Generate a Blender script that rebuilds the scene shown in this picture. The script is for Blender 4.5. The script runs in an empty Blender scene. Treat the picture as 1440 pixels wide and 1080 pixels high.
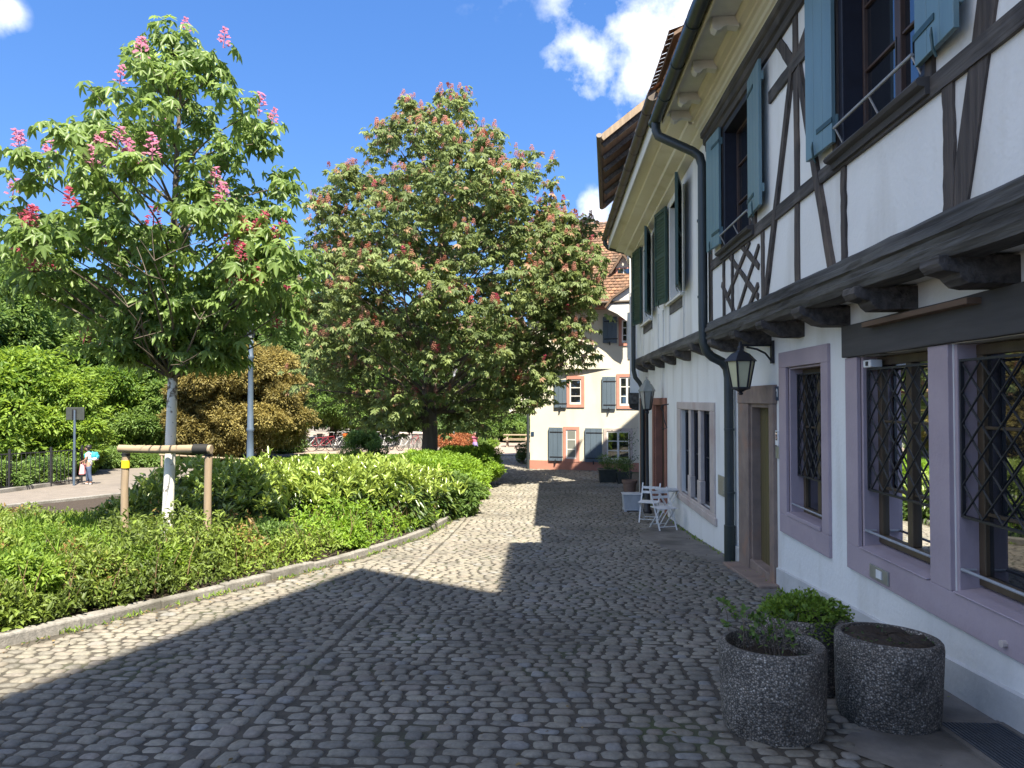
import bpy, bmesh, math, random
import numpy as np
from mathutils import Vector, Matrix
R = math.radians
rng = np.random.default_rng(7)
random.seed(7)
scene = bpy.context.scene
COL = scene.collection

# ------------------------------------------------------------------ camera
EYE = 1.64
YAW, PITCH, FOC = math.atan(48/1000), math.atan(22/1000), 1000.0
cam = bpy.data.cameras.new('camera')
cam.sensor_width = 36; cam.lens = 25.0; cam.clip_start = 0.05; cam.clip_end = 2000
cam_o = bpy.data.objects.new('camera', cam); COL.objects.link(cam_o)
cam_o.location = (0, 0, EYE)
cam_o.rotation_euler = (math.pi/2 + PITCH, 0, YAW)
scene.camera = cam_o

# ------------------------------------------------------------------ light
SUN_EL = R(60)      # light travels to -X and +Y
ldir = Vector((-0.43*math.cos(SUN_EL), 0.903*math.cos(SUN_EL), -math.sin(SUN_EL)))
sun = bpy.data.lights.new('sun', 'SUN'); sun.energy = 5.0; sun.angle = R(0.5); sun.color = (1.0, 0.915, 0.755)
sun_o = bpy.data.objects.new('sun', sun); COL.objects.link(sun_o)
sun_o.rotation_euler = ldir.to_track_quat('-Z', 'Y').to_euler()
sun_o.location = (10, -10, 30)
vs = scene.view_settings
vs.view_transform = 'Standard'; vs.look = 'None'; vs.gamma = 1.0; vs.use_curve_mapping = False
vs.exposure = 1.70
scene.cycles.max_bounces = 6; scene.cycles.diffuse_bounces = 3; scene.cycles.transmission_bounces = 3
scene.cycles.transparent_max_bounces = 4; scene.cycles.glossy_bounces = 3
scene.cycles.caustics_reflective = False; scene.cycles.caustics_refractive = False
scene.cycles.sample_clamp_indirect = 6

def ray(px, py):
    u, v = (px-720)/FOC, (540-py)/FOC
    f = np.array([-math.sin(YAW)*math.cos(PITCH), math.cos(YAW)*math.cos(PITCH), math.sin(PITCH)])
    r = np.array([math.cos(YAW), math.sin(YAW), 0.0]); up = np.cross(r, f)
    return f + u*r + v*up
def onX(px, py, X):                       # photo point on the wall plane x = X -> (y, z)
    d = ray(px, py); t = X/d[0]; return (d[1]*t, EYE + d[2]*t)
def onY(px, py, Y):
    d = ray(px, py); t = Y/d[1]; return (d[0]*t, EYE + d[2]*t)

wd = bpy.data.worlds.new('World'); scene.world = wd; wd.use_nodes = True
def build_world():
    nt = wd.node_tree; N = nt.nodes; L = nt.links
    N.clear()
    out = N.new('ShaderNodeOutputWorld'); bg = N.new('ShaderNodeBackground'); bg.inputs['Strength'].default_value = 0.095
    sky = N.new('ShaderNodeTexSky'); sky.sky_type = 'NISHITA'; sky.sun_disc = False
    sky.sun_elevation = SUN_EL; sky.sun_rotation = math.atan2(0.43, -0.903)
    sky.air_density = 1.25; sky.dust_density = 0.25; sky.ozone_density = 2.6; sky.altitude = 300
    hs = N.new('ShaderNodeHueSaturation'); hs.inputs['Saturation'].default_value = 1.28; hs.inputs['Value'].default_value = 0.84; hs.inputs['Hue'].default_value = 0.511
    L.new(sky.outputs['Color'], hs.inputs['Color'])
    tc = N.new('ShaderNodeTexCoord')
    vm = N.new('ShaderNodeVectorMath'); vm.operation = 'MULTIPLY_ADD'; vm.inputs[1].default_value = (1, 1, .8); vm.inputs[2].default_value = (0, 0, .17)
    vn = N.new('ShaderNodeVectorMath'); vn.operation = 'NORMALIZE'
    L.new(tc.outputs['Generated'], vm.inputs[0]); L.new(vm.outputs[0], vn.inputs[0]); L.new(vn.outputs[0], sky.inputs['Vector'])
    nz = N.new('ShaderNodeTexNoise'); nz.inputs['Scale'].default_value = 9; nz.inputs['Detail'].default_value = 9; nz.inputs['Roughness'].default_value = 0.58
    nz2 = N.new('ShaderNodeTexNoise'); nz2.inputs['Scale'].default_value = 30; nz2.inputs['Detail'].default_value = 6
    L.new(tc.outputs['Generated'], nz.inputs['Vector']); L.new(tc.outputs['Generated'], nz2.inputs['Vector'])
    def M(op, a, b=None, clamp=False):
        m = N.new('ShaderNodeMath'); m.operation = op; m.use_clamp = clamp
        for i, v in enumerate((a, b)):
            if v is None: continue
            if isinstance(v, (int, float)): m.inputs[i].default_value = v
            else: L.new(v, m.inputs[i])
        return m.outputs[0]
    acc = None
    for px, py, rad, amp in ((900, 30, 0.100, 1.0), (838, 72, 0.058, 1.0), (815, 62, .04, .9), (895, 108, 0.050, 0.9), (1010, 40, 0.15, 1.0), (960, 110, .07, .9),
                             (5, 18, 0.028, 0.55), (838, 295, 0.026, 1.0), (700, -260, .2, .6), (1500, 300, .25, .7)):
        d = ray(px, py); d = d/np.linalg.norm(d)
        v = N.new('ShaderNodeVectorMath'); v.operation = 'DISTANCE'; v.inputs[1].default_value = tuple(d)
        L.new(tc.outputs['Generated'], v.inputs[0])
        q = M('SUBTRACT', amp, M('DIVIDE', v.outputs['Value'], rad))       # 1 at the middle, 0 at the rim
        acc = q if acc is None else M('MAXIMUM', acc, q)
    for az, el, rad, amp in ((-82, 36, .42, 1.1), (-125, 42, .5, 1.1), (-60, 74, .34, 1.0), (165, 40, .45, 1.0), (-95, 14, .3, 1.0), (95, 60, .35, .9)):  # unseen clouds added outside the frame to brighten the fill in the shade
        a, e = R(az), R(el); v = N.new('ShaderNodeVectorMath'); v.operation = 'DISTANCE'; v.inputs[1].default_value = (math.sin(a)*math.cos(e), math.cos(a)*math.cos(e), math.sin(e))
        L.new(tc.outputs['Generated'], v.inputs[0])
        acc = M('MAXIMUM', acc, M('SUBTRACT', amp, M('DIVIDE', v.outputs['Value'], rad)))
    nn = M('MULTIPLY', M('SUBTRACT', nz.outputs['Fac'], 0.5), 4.2)
    nn = M('ADD', nn, M('MULTIPLY', M('SUBTRACT', nz2.outputs['Fac'], 0.5), 0.9))
    mask = M('MULTIPLY', M('ADD', acc, nn), 1.25, True)
    gate = M('MULTIPLY', M('ADD', acc, 0.45), 2.2, True)
    mask = M('MULTIPLY', mask, gate, True)
    mask = M('MULTIPLY', mask, 0.96)
    mx = N.new('ShaderNodeMix'); mx.data_type = 'RGBA'
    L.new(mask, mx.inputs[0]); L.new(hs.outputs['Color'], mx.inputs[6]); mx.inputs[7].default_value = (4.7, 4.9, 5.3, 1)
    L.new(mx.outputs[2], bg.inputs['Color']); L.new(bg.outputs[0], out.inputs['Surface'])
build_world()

# ------------------------------------------------------------------ ground profile
def G(y):
    y = np.asarray(y, float)
    a = np.clip(y, -6, 12)*0.065
    t = np.clip(y-12, 0, 6); b = 0.065*t - (0.053/12)*t*t
    c = np.clip(y-18, 0, 60)*0.012
    r = -(a+b+c)
    return float(r) if r.ndim == 0 else r

# ------------------------------------------------------------------ helpers: materials
def new_mat(name):
    m = bpy.data.materials.new(name); m.use_nodes = True
    nt = m.node_tree; b = nt.nodes['Principled BSDF']
    return m, nt, b
def setv(b, k, v):
    if k in b.inputs: b.inputs[k].default_value = v
def c4(c): return (c[0], c[1], c[2], 1)
def mat(name, c1, c2=None, scale=6, rough=0.7, bump=0.15, bscale=None, stretch=(1, 1, 1), spec=0.4, metal=0, c3=None, s3=1.2, t3=(0.55, 0.75), bdist=0.01, detail=6, st3=(1, 1, 1)):
    """two-tone noise colour, an optional third stain colour at large scale, and a noise bump"""
    m, nt, b = new_mat(name); N, L = nt.nodes, nt.links
    c2 = c2 or tuple(x*0.8 for x in c1)
    tc = N.new('ShaderNodeTexCoord'); mp = N.new('ShaderNodeMapping'); mp.inputs['Scale'].default_value = stretch
    L.new(tc.outputs['Object'], mp.inputs['Vector'])
    nz = N.new('ShaderNodeTexNoise'); nz.inputs['Scale'].default_value = scale; nz.inputs['Detail'].default_value = detail
    nz.inputs['Roughness'].default_value = 0.62
    L.new(mp.outputs[0], nz.inputs['Vector'])
    cr = N.new('ShaderNodeValToRGB'); cr.color_ramp.elements[0].position = 0.32; cr.color_ramp.elements[1].position = 0.68
    cr.color_ramp.elements[0].color = c4(c2); cr.color_ramp.elements[1].color = c4(c1)
    L.new(nz.outputs['Fac'], cr.inputs[0]); col = cr.outputs[0]
    if c3:
        n3 = N.new('ShaderNodeTexNoise'); n3.inputs['Scale'].default_value = s3; n3.inputs['Detail'].default_value = 7
        m3 = N.new('ShaderNodeMapping'); m3.inputs['Scale'].default_value = st3; L.new(tc.outputs['Object'], m3.inputs['Vector']); L.new(m3.outputs[0], n3.inputs['Vector'])
        mr = N.new('ShaderNodeMapRange'); mr.inputs[1].default_value = t3[0]; mr.inputs[2].default_value = t3[1]
        L.new(n3.outputs['Fac'], mr.inputs[0])
        mx = N.new('ShaderNodeMix'); mx.data_type = 'RGBA'
        L.new(mr.outputs[0], mx.inputs[0]); L.new(col, mx.inputs[6]); mx.inputs[7].default_value = c4(c3)
        col = mx.outputs[2]
    L.new(col, b.inputs['Base Color'])
    b.inputs['Roughness'].default_value = rough; setv(b, 'Specular IOR Level', spec); b.inputs['Metallic'].default_value = metal
    if bump:
        nb = N.new('ShaderNodeTexNoise'); nb.inputs['Scale'].default_value = bscale or scale*4; nb.inputs['Detail'].default_value = 5
        L.new(mp.outputs[0], nb.inputs['Vector'])
        bp = N.new('ShaderNodeBump'); bp.inputs['Strength'].default_value = bump; bp.inputs['Distance'].default_value = bdist
        L.new(nb.outputs['Fac'], bp.inputs['Height']); L.new(bp.outputs[0], b.inputs['Normal'])
    return m
def leaf_mat(name, dark, light, rough=0.45, trans=0.35, spec=0.35, tint=None):
    """leaf colour runs from dark to light with the leaf's own 'var' value"""
    m, nt, b = new_mat(name); N, L = nt.nodes, nt.links
    at = N.new('ShaderNodeAttribute'); at.attribute_name = 'var'
    cr = N.new('ShaderNodeValToRGB'); e = cr.color_ramp.elements
    e[0].position = 0; e[1].position = 1; e[0].color = c4(dark); e[1].color = c4(light)
    if tint:
        k = e.new(0.93); k.color = c4(light); e[2].color = c4(tint)
    L.new(at.outputs['Fac'], cr.inputs[0])
    L.new(cr.outputs[0], b.inputs['Base Color']); b.inputs['Roughness'].default_value = rough; setv(b, 'Specular IOR Level', spec)
    tr = N.new('ShaderNodeBsdfTranslucent'); hs = N.new('ShaderNodeHueSaturation')
    hs.inputs['Hue'].default_value = 0.485; hs.inputs['Value'].default_value = 1.5; hs.inputs['Saturation'].default_value = 1.05
    L.new(cr.outputs[0], hs.inputs['Color']); L.new(hs.outputs[0], tr.inputs['Color'])
    mx = N.new('ShaderNodeMixShader'); mx.inputs[0].default_value = trans
    out = N['Material Output']
    L.new(b.outputs[0], mx.inputs[1]); L.new(tr.outputs[0], mx.inputs[2]); L.new(mx.outputs[0], out.inputs['Surface'])
    return m
def glass_mat(name, base=(0.012, 0.014, 0.018), rough=0.02, ior=2.25):
    """dark room behind a pane that mirrors the street the more, the flatter one looks at it"""
    m, nt, b = new_mat(name); N, L = nt.nodes, nt.links
    b.inputs['Base Color'].default_value = c4(base); b.inputs['Roughness'].default_value = .5; setv(b, 'Specular IOR Level', 0)
    tc = N.new('ShaderNodeTexCoord'); nb = N.new('ShaderNodeTexNoise'); nb.inputs['Scale'].default_value = 1.6
    L.new(tc.outputs['Object'], nb.inputs['Vector'])
    bp = N.new('ShaderNodeBump'); bp.inputs['Strength'].default_value = 0.05; bp.inputs['Distance'].default_value = 0.03
    L.new(nb.outputs['Fac'], bp.inputs['Height'])
    gl = N.new('ShaderNodeBsdfGlossy'); gl.inputs['Roughness'].default_value = rough; gl.inputs['Color'].default_value = (.95, .97, 1, 1); L.new(bp.outputs[0], gl.inputs['Normal'])
    fr = N.new('ShaderNodeFresnel'); fr.inputs['IOR'].default_value = ior
    mx = N.new('ShaderNodeMixShader'); L.new(fr.outputs[0], mx.inputs[0]); L.new(b.outputs[0], mx.inputs[1]); L.new(gl.outputs[0], mx.inputs[2])
    L.new(mx.outputs[0], N['Material Output'].inputs['Surface'])
    return m

M = {}
M['plaster'] = mat('white_plaster', (.80, .80, .78), (.74, .74, .72), 1.1, .9, .35, 26, spec=.15, c3=(.57, .55, .50), s3=2.2, t3=(.52, .80), bdist=.014, st3=(1, 1, .22))
M['plaster_low'] = mat('grey_plinth_plaster', (.58, .58, .57), (.46, .46, .45), 2.5, .9, .4, 30, spec=.15, c3=(.33, .33, .30), s3=1.7, t3=(.55, .75))
M['plaster_cream'] = mat('cream_plaster', (.70, .665, .565), (.65, .61, .51), 1.2, .9, .3, 20, spec=.15, c3=(.56, .51, .41), s3=1.8, t3=(.53, .78), st3=(1, 1, .25))
M['salmon'] = mat('salmon_plinth', (.50, .23, .17), (.42, .20, .15), 3, .85, .3, 20)
M['oak_v'] = mat('dark_timber_upright', (.115, .095, .083), (.03, .026, .025), 15, .8, .9, 30, stretch=(1, 1, .06), c3=(.15, .115, .09), s3=2.6, bdist=.02)
M['oak_h'] = mat('dark_timber_level', (.11, .098, .09), (.028, .025, .024), 15, .8, .9, 30, stretch=(1, .06, 1), c3=(.14, .125, .11), s3=2.6, bdist=.02)
M['beam'] = mat('weathered_beam', (.15, .145, .135), (.028, .026, .025), 9, .85, 1.0, 16, stretch=(1, .07, 1), c3=(.05, .046, .043), s3=1.8, bdist=.03)
M['lintel'] = mat('lintel_timber', (.085, .08, .078), (.05, .047, .046), 7, .8, .5, 20, stretch=(1, .10, 1))
M['plank'] = mat('brown_plank', (.20, .13, .09), (.12, .08, .055), 9, .8, .5, 20, stretch=(1, .10, 1))
M['purple'] = mat('mauve_paint', (.42, .345, .375), (.35, .285, .315), 2.2, .75, .35, 30, spec=.25, c3=(.28, .235, .265), s3=1.1)
M['brownstone'] = mat('brown_sandstone', (.285, .215, .175), (.20, .15, .125), 4, .85, .5, 30, c3=(.32, .19, .13), s3=2.5)
M['redstone'] = mat('red_sandstone', (.30, .135, .095), (.21, .10, .075), 4, .85, .4, 30)
M['palestone'] = mat('pale_sandstone', (.55, .48, .44), (.44, .38, .35), 4, .85, .4, 30, c3=(.40, .30, .27), s3=1.5)
M['pinkstone'] = mat('pink_sandstone', (.55, .26, .20), (.46, .22, .17), 4, .85, .3, 30)
M['cream'] = mat('cream_paint', (.73, .69, .54), (.66, .61, .47), 3, .6, .2, 30, stretch=(1, .2, 1), c3=(.54, .49, .33), s3=1.6)
M['whitewood'] = mat('white_painted_wood', (.74, .73, .68), (.64, .63, .58), 4, .6, .2, 30)
M['shutter_teal'] = mat('teal_shutter_paint', (.155, .255, .285), (.125, .21, .24), 5, .38, .12, 18, stretch=(1, 1, .15), spec=.5)
M['edge_teal'] = mat('dark_teal_paint', (.03, .075, .08), (.02, .055, .06), 5, .45, .12, 18, spec=.5)
M['shutter_green'] = mat('dark_green_shutter_paint', (.035, .075, .06), (.02, .05, .04), 6, .45, .2, 30, spec=.5)
M['shutter_slate'] = mat('slate_blue_shutter_paint', (.115, .155, .20), (.09, .125, .165), 5, .55, .15, 20, stretch=(1, 1, .15))
M['gutter_green'] = mat('dark_green_gutter', (.035, .045, .04), (.022, .03, .027), 5, .4, .1, 20, spec=.5)
M['pipe_grey'] = mat('grey_green_pipe', (.04, .052, .055), (.03, .038, .04), 4, .42, .1, 20, spec=.5)
M['gutter_brown'] = mat('brown_copper_gutter', (.12, .095, .075), (.075, .06, .05), 5, .5, .15, 20, spec=.5, metal=.3)
M['iron'] = mat('black_iron', (.022, .022, .026), (.014, .014, .017), 12, .5, .2, 60, spec=.5)
M['rod'] = mat('grey_rod', (.45, .46, .48), (.33, .34, .36), 12, .45, .1, 40, metal=.3)
M['win_wood'] = mat('brown_window_wood', (.10, .072, .042), (.065, .046, .028), 8, .5, .2, 30, stretch=(1, 1, .15))
M['win_navy'] = mat('navy_window_wood', (.02, .022, .035), (.014, .015, .024), 8, .45, .2, 30)
M['win_brown'] = mat('red_brown_window_wood', (.085, .055, .045), (.06, .04, .034), 8, .5, .2, 30)
M['win_white'] = mat('white_window_wood', (.76, .75, .72), (.68, .67, .64), 8, .5, .1, 30)
M['door_olive'] = mat('olive_door_paint', (.135, .108, .048), (.10, .078, .034), 5, .42, .2, 20, stretch=(1, 1, .08), spec=.45)
M['door_brown'] = mat('dark_brown_door', (.06, .04, .03), (.04, .026, .02), 5, .5, .2, 20, stretch=(1, 1, .1))
M['glass'] = glass_mat('window_glass')
M['glass_curtain'] = glass_mat('curtained_glass', (.22, .23, .21), .08, 1.45)
M['glass_dark'] = glass_mat('old_dark_glass', (.012, .014, .018), .05, 1.16)
M['lamp_glass'] = mat('yellowed_lamp_glass', (.62, .60, .38), (.55, .53, .34), 5, .25, .05, 20, spec=.5)
M['lamp_clear'] = mat('clear_lamp_glass', (.30, .32, .30), (.22, .24, .22), 5, .12, .05, 20, spec=.6)
M['enamel'] = mat('blue_enamel', (.03, .06, .11), (.024, .05, .095), 5, .3, .05, 20, spec=.5)
M['white'] = mat('white_lacquer', (.78, .78, .77), (.70, .70, .69), 8, .45, .08, 40)
M['steel'] = mat('brushed_steel', (.42, .42, .38), (.33, .33, .30), 14, .4, .1, 60, metal=.6)
M['tile'] = None
M['tub'] = mat('weathered_white_tub', (.52, .55, .58), (.34, .37, .40), 5, .8, .3, 25, stretch=(1, 1, .3))
M['terracotta'] = mat('old_terracotta', (.26, .17, .13), (.19, .12, .09), 7, .85, .3, 30)
M['darkpot'] = mat('dark_pot', (.05, .055, .05), (.035, .04, .035), 7, .8, .2, 30)
M['soil'] = mat('dark_soil', (.055, .04, .028), (.03, .022, .016), 14, .95, .8, 40, bdist=.02)
M['bark'] = mat('grey_bark', (.17, .14, .11), (.07, .055, .045), 6, .9, .8, 14, stretch=(1, 1, .25), bdist=.03)
M['stake'] = mat('weathered_stake', (.38, .29, .20), (.24, .18, .125), 8, .85, .6, 20, stretch=(1, 1, .12))
M['rail_wood'] = mat('weathered_rail', (.36, .28, .19), (.22, .17, .115), 8, .85, .6, 20, stretch=(.12, 1, 1))
M['rubber'] = mat('black_rubber', (.02, .02, .02), (.014, .014, .014), 8, .7, .1, 40)
M['yellow'] = mat('yellow_tape', (.80, .62, .02), (.72, .54, .02), 8, .5, .05, 40)
M['granite'] = mat('granite_kerb', (.27, .255, .235), (.15, .145, .135), 26, .85, .5, 60, c3=(.11, .105, .09), s3=2.2, t3=(.48, .7))
M['asphalt'] = mat('pale_asphalt', (.185, .160, .138), (.145, .126, .110), 3, .92, .5, 90, c3=(.12, .105, .092), s3=.5)
M['slab'] = mat('worn_pavement', (.20, .185, .165), (.13, .12, .11), 5, .75, .6, 22, c3=(.085, .08, .073), s3=1.8, t3=(.5, .66))
M['blue_post'] = mat('blue_grey_lamp_paint', (.085, .12, .17), (.065, .095, .135), 6, .45, .1, 30, spec=.5)
M['grate'] = mat('blue_grey_grate', (.09, .105, .13), (.06, .07, .09), 10, .5, .2, 40, metal=.4)
M['lawn'] = None

def tile_mat():
    m, nt, b = new_mat('old_clay_tiles'); N, L = nt.nodes, nt.links
    at = N.new('ShaderNodeAttribute'); at.attribute_name = 'var'
    cr = N.new('ShaderNodeValToRGB'); e = cr.color_ramp.elements
    e[0].color = (.13, .075, .05, 1); e[1].color = (.36, .19, .11, 1)
    k = e.new(.5); k.color = (.24, .135, .085, 1)
    L.new(at.outputs['Fac'], cr.inputs[0])
    tc = N.new('ShaderNodeTexCoord'); nz = N.new('ShaderNodeTexNoise'); nz.inputs['Scale'].default_value = 1.6; nz.inputs['Detail'].default_value = 8
    L.new(tc.outputs['Object'], nz.inputs['Vector'])
    mr = N.new('ShaderNodeMapRange'); mr.inputs[1].default_value = .5; mr.inputs[2].default_value = .75; mr.inputs[4].default_value = .75
    L.new(nz.outputs['Fac'], mr.inputs[0])
    mx = N.new('ShaderNodeMix'); mx.data_type = 'RGBA'; mx.inputs[7].default_value = (.11, .10, .075, 1)
    L.new(mr.outputs[0], mx.inputs[0]); L.new(cr.outputs[0], mx.inputs[6]); L.new(mx.outputs[2], b.inputs['Base Color'])
    b.inputs['Roughness'].default_value = .85
    return m
M['tile'] = tile_mat()
def cobble_mat():
    m, nt, b = new_mat('cobblestone'); N, L = nt.nodes, nt.links
    at = N.new('ShaderNodeAttribute'); at.attribute_name = 'var'
    cr = N.new('ShaderNodeValToRGB'); e = cr.color_ramp.elements
    e[0].color = (.13, .123, .108, 1); e[1].color = (.32, .29, .23, 1)
    for p, c in ((.3, (.188, .176, .15, 1)), (.55, (.23, .213, .173, 1)), (.72, (.215, .19, .16, 1)), (.86, (.22, .22, .21, 1))):
        k = e.new(p); k.color = c
    L.new(at.outputs['Fac'], cr.inputs[0])
    tc = N.new('ShaderNodeTexCoord'); nz = N.new('ShaderNodeTexNoise'); nz.inputs['Scale'].default_value = 30; nz.inputs['Detail'].default_value = 7
    nz.inputs['Roughness'].default_value = .7
    L.new(tc.outputs['Object'], nz.inputs['Vector'])
    mr = N.new('ShaderNodeMapRange'); mr.inputs[1].default_value = .25; mr.inputs[2].default_value = .75; mr.inputs[3].default_value = .58; mr.inputs[4].default_value = 1.22
    L.new(nz.outputs['Fac'], mr.inputs[0])
    n2 = N.new('ShaderNodeTexNoise'); n2.inputs['Scale'].default_value = .9; n2.inputs['Detail'].default_value = 6
    L.new(tc.outputs['Object'], n2.inputs['Vector'])
    m2 = N.new('ShaderNodeMapRange'); m2.inputs[1].default_value = .3; m2.inputs[2].default_value = .7; m2.inputs[3].default_value = .74; m2.inputs[4].default_value = 1.2
    L.new(n2.outputs['Fac'], m2.inputs[0])
    mu = N.new('ShaderNodeMath'); mu.operation = 'MULTIPLY'; L.new(mr.outputs[0], mu.inputs[0]); L.new(m2.outputs[0], mu.inputs[1])
    vm = N.new('ShaderNodeVectorMath'); vm.operation = 'SCALE'; L.new(cr.outputs[0], vm.inputs[0]); L.new(mu.outputs[0], vm.inputs['Scale'])
    L.new(vm.outputs[0], b.inputs['Base Color'])
    b.inputs['Roughness'].default_value = .72; setv(b, 'Specular IOR Level', .25)
    bp = N.new('ShaderNodeBump'); bp.inputs['Strength'].default_value = .5; bp.inputs['Distance'].default_value = .006
    L.new(nz.outputs['Fac'], bp.inputs['Height']); L.new(bp.outputs[0], b.inputs['Normal'])
    return m
M['cobble'] = cobble_mat()
M['joint'] = mat('cobble_joint', (.085, .074, .058), (.042, .038, .031), 9, .95, .6, 60, c3=(.055, .07, .03), s3=1.3, t3=(.55, .72))
def washed_mat():
    m, nt, b = new_mat('washed_concrete'); N, L = nt.nodes, nt.links
    tc = N.new('ShaderNodeTexCoord')
    v = N.new('ShaderNodeTexVoronoi'); v.inputs['Scale'].default_value = 92
    L.new(tc.outputs['Object'], v.inputs['Vector'])
    sp = N.new('ShaderNodeSeparateColor'); L.new(v.outputs['Color'], sp.inputs[0])
    cr = N.new('ShaderNodeValToRGB'); e = cr.color_ramp.elements
    e[0].color = (.15, .138, .122, 1); e[1].color = (.56, .52, .46, 1)
    k = e.new(.5); k.color = (.25, .226, .195, 1); k = e.new(.84); k.color = (.37, .32, .27, 1)
    L.new(sp.outputs[0], cr.inputs[0])
    mr = N.new('ShaderNodeMapRange'); mr.inputs[1].default_value = .25; mr.inputs[2].default_value = .62; mr.inputs[3].default_value = 1; mr.inputs[4].default_value = .35
    L.new(v.outputs['Distance'], mr.inputs[0])
    n2 = N.new('ShaderNodeTexNoise'); n2.inputs['Scale'].default_value = 4; n2.inputs['Detail'].default_value = 7
    L.new(tc.outputs['Object'], n2.inputs['Vector'])
    m2 = N.new('ShaderNodeMapRange'); m2.inputs[1].default_value = .3; m2.inputs[2].default_value = .7; m2.inputs[3].default_value = .42; m2.inputs[4].default_value = 1.2
    L.new(n2.outputs['Fac'], m2.inputs[0])
    mu = N.new('ShaderNodeMath'); mu.operation = 'MULTIPLY'; L.new(mr.outputs[0], mu.inputs[0]); L.new(m2.outputs[0], mu.inputs[1])
    vm = N.new('ShaderNodeVectorMath'); vm.operation = 'SCALE'; L.new(cr.outputs[0], vm.inputs[0]); L.new(mu.outputs[0], vm.inputs['Scale'])
    L.new(vm.outputs[0], b.inputs['Base Color']); b.inputs['Roughness'].default_value = .8
    bp = N.new('ShaderNodeBump'); bp.inputs['Strength'].default_value = .9; bp.inputs['Distance'].default_value = .008; bp.invert = True
    L.new(v.outputs['Distance'], bp.inputs['Height']); L.new(bp.outputs[0], b.inputs['Normal'])
    return m
M['washed'] = washed_mat()
def trunk_paint_mat():
    m, nt, b = new_mat('limewashed_bark'); N, L = nt.nodes, nt.links
    tc = N.new('ShaderNodeTexCoord'); nz = N.new('ShaderNodeTexNoise'); nz.inputs['Scale'].default_value = 11; nz.inputs['Detail'].default_value = 8
    L.new(tc.outputs['Object'], nz.inputs['Vector'])
    sx = N.new('ShaderNodeSeparateXYZ'); L.new(tc.outputs['Object'], sx.inputs[0])
    mr = N.new('ShaderNodeMapRange'); mr.inputs[1].default_value = 1.3; mr.inputs[2].default_value = 2.3; mr.inputs[3].default_value = .30; mr.inputs[4].default_value = .62
    L.new(sx.outputs['Z'], mr.inputs[0])
    gt = N.new('ShaderNodeMath'); gt.operation = 'SUBTRACT'; L.new(nz.outputs['Fac'], gt.inputs[0]); L.new(mr.outputs[0], gt.inputs[1])
    g2 = N.new('ShaderNodeMath'); g2.operation = 'MULTIPLY'; g2.inputs[1].default_value = 14; g2.use_clamp = True; L.new(gt.outputs[0], g2.inputs[0])
    mx = N.new('ShaderNodeMix'); mx.data_type = 'RGBA'; mx.inputs[6].default_value = (.19, .155, .12, 1); mx.inputs[7].default_value = (.76, .74, .68, 1)
    L.new(g2.outputs[0], mx.inputs[0]); L.new(mx.outputs[2], b.inputs['Base Color']); b.inputs['Roughness'].default_value = .85
    bp = N.new('ShaderNodeBump'); bp.inputs['Strength'].default_value = .5; bp.inputs['Distance'].default_value = .01
    L.new(nz.outputs['Fac'], bp.inputs['Height']); L.new(bp.outputs[0], b.inputs['Normal'])
    return m
M['limewash'] = trunk_paint_mat()
M['lawn'] = mat('lawn_soil', (.075, .11, .025), (.05, .08, .018), 6, .95, .8, 60)

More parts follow.
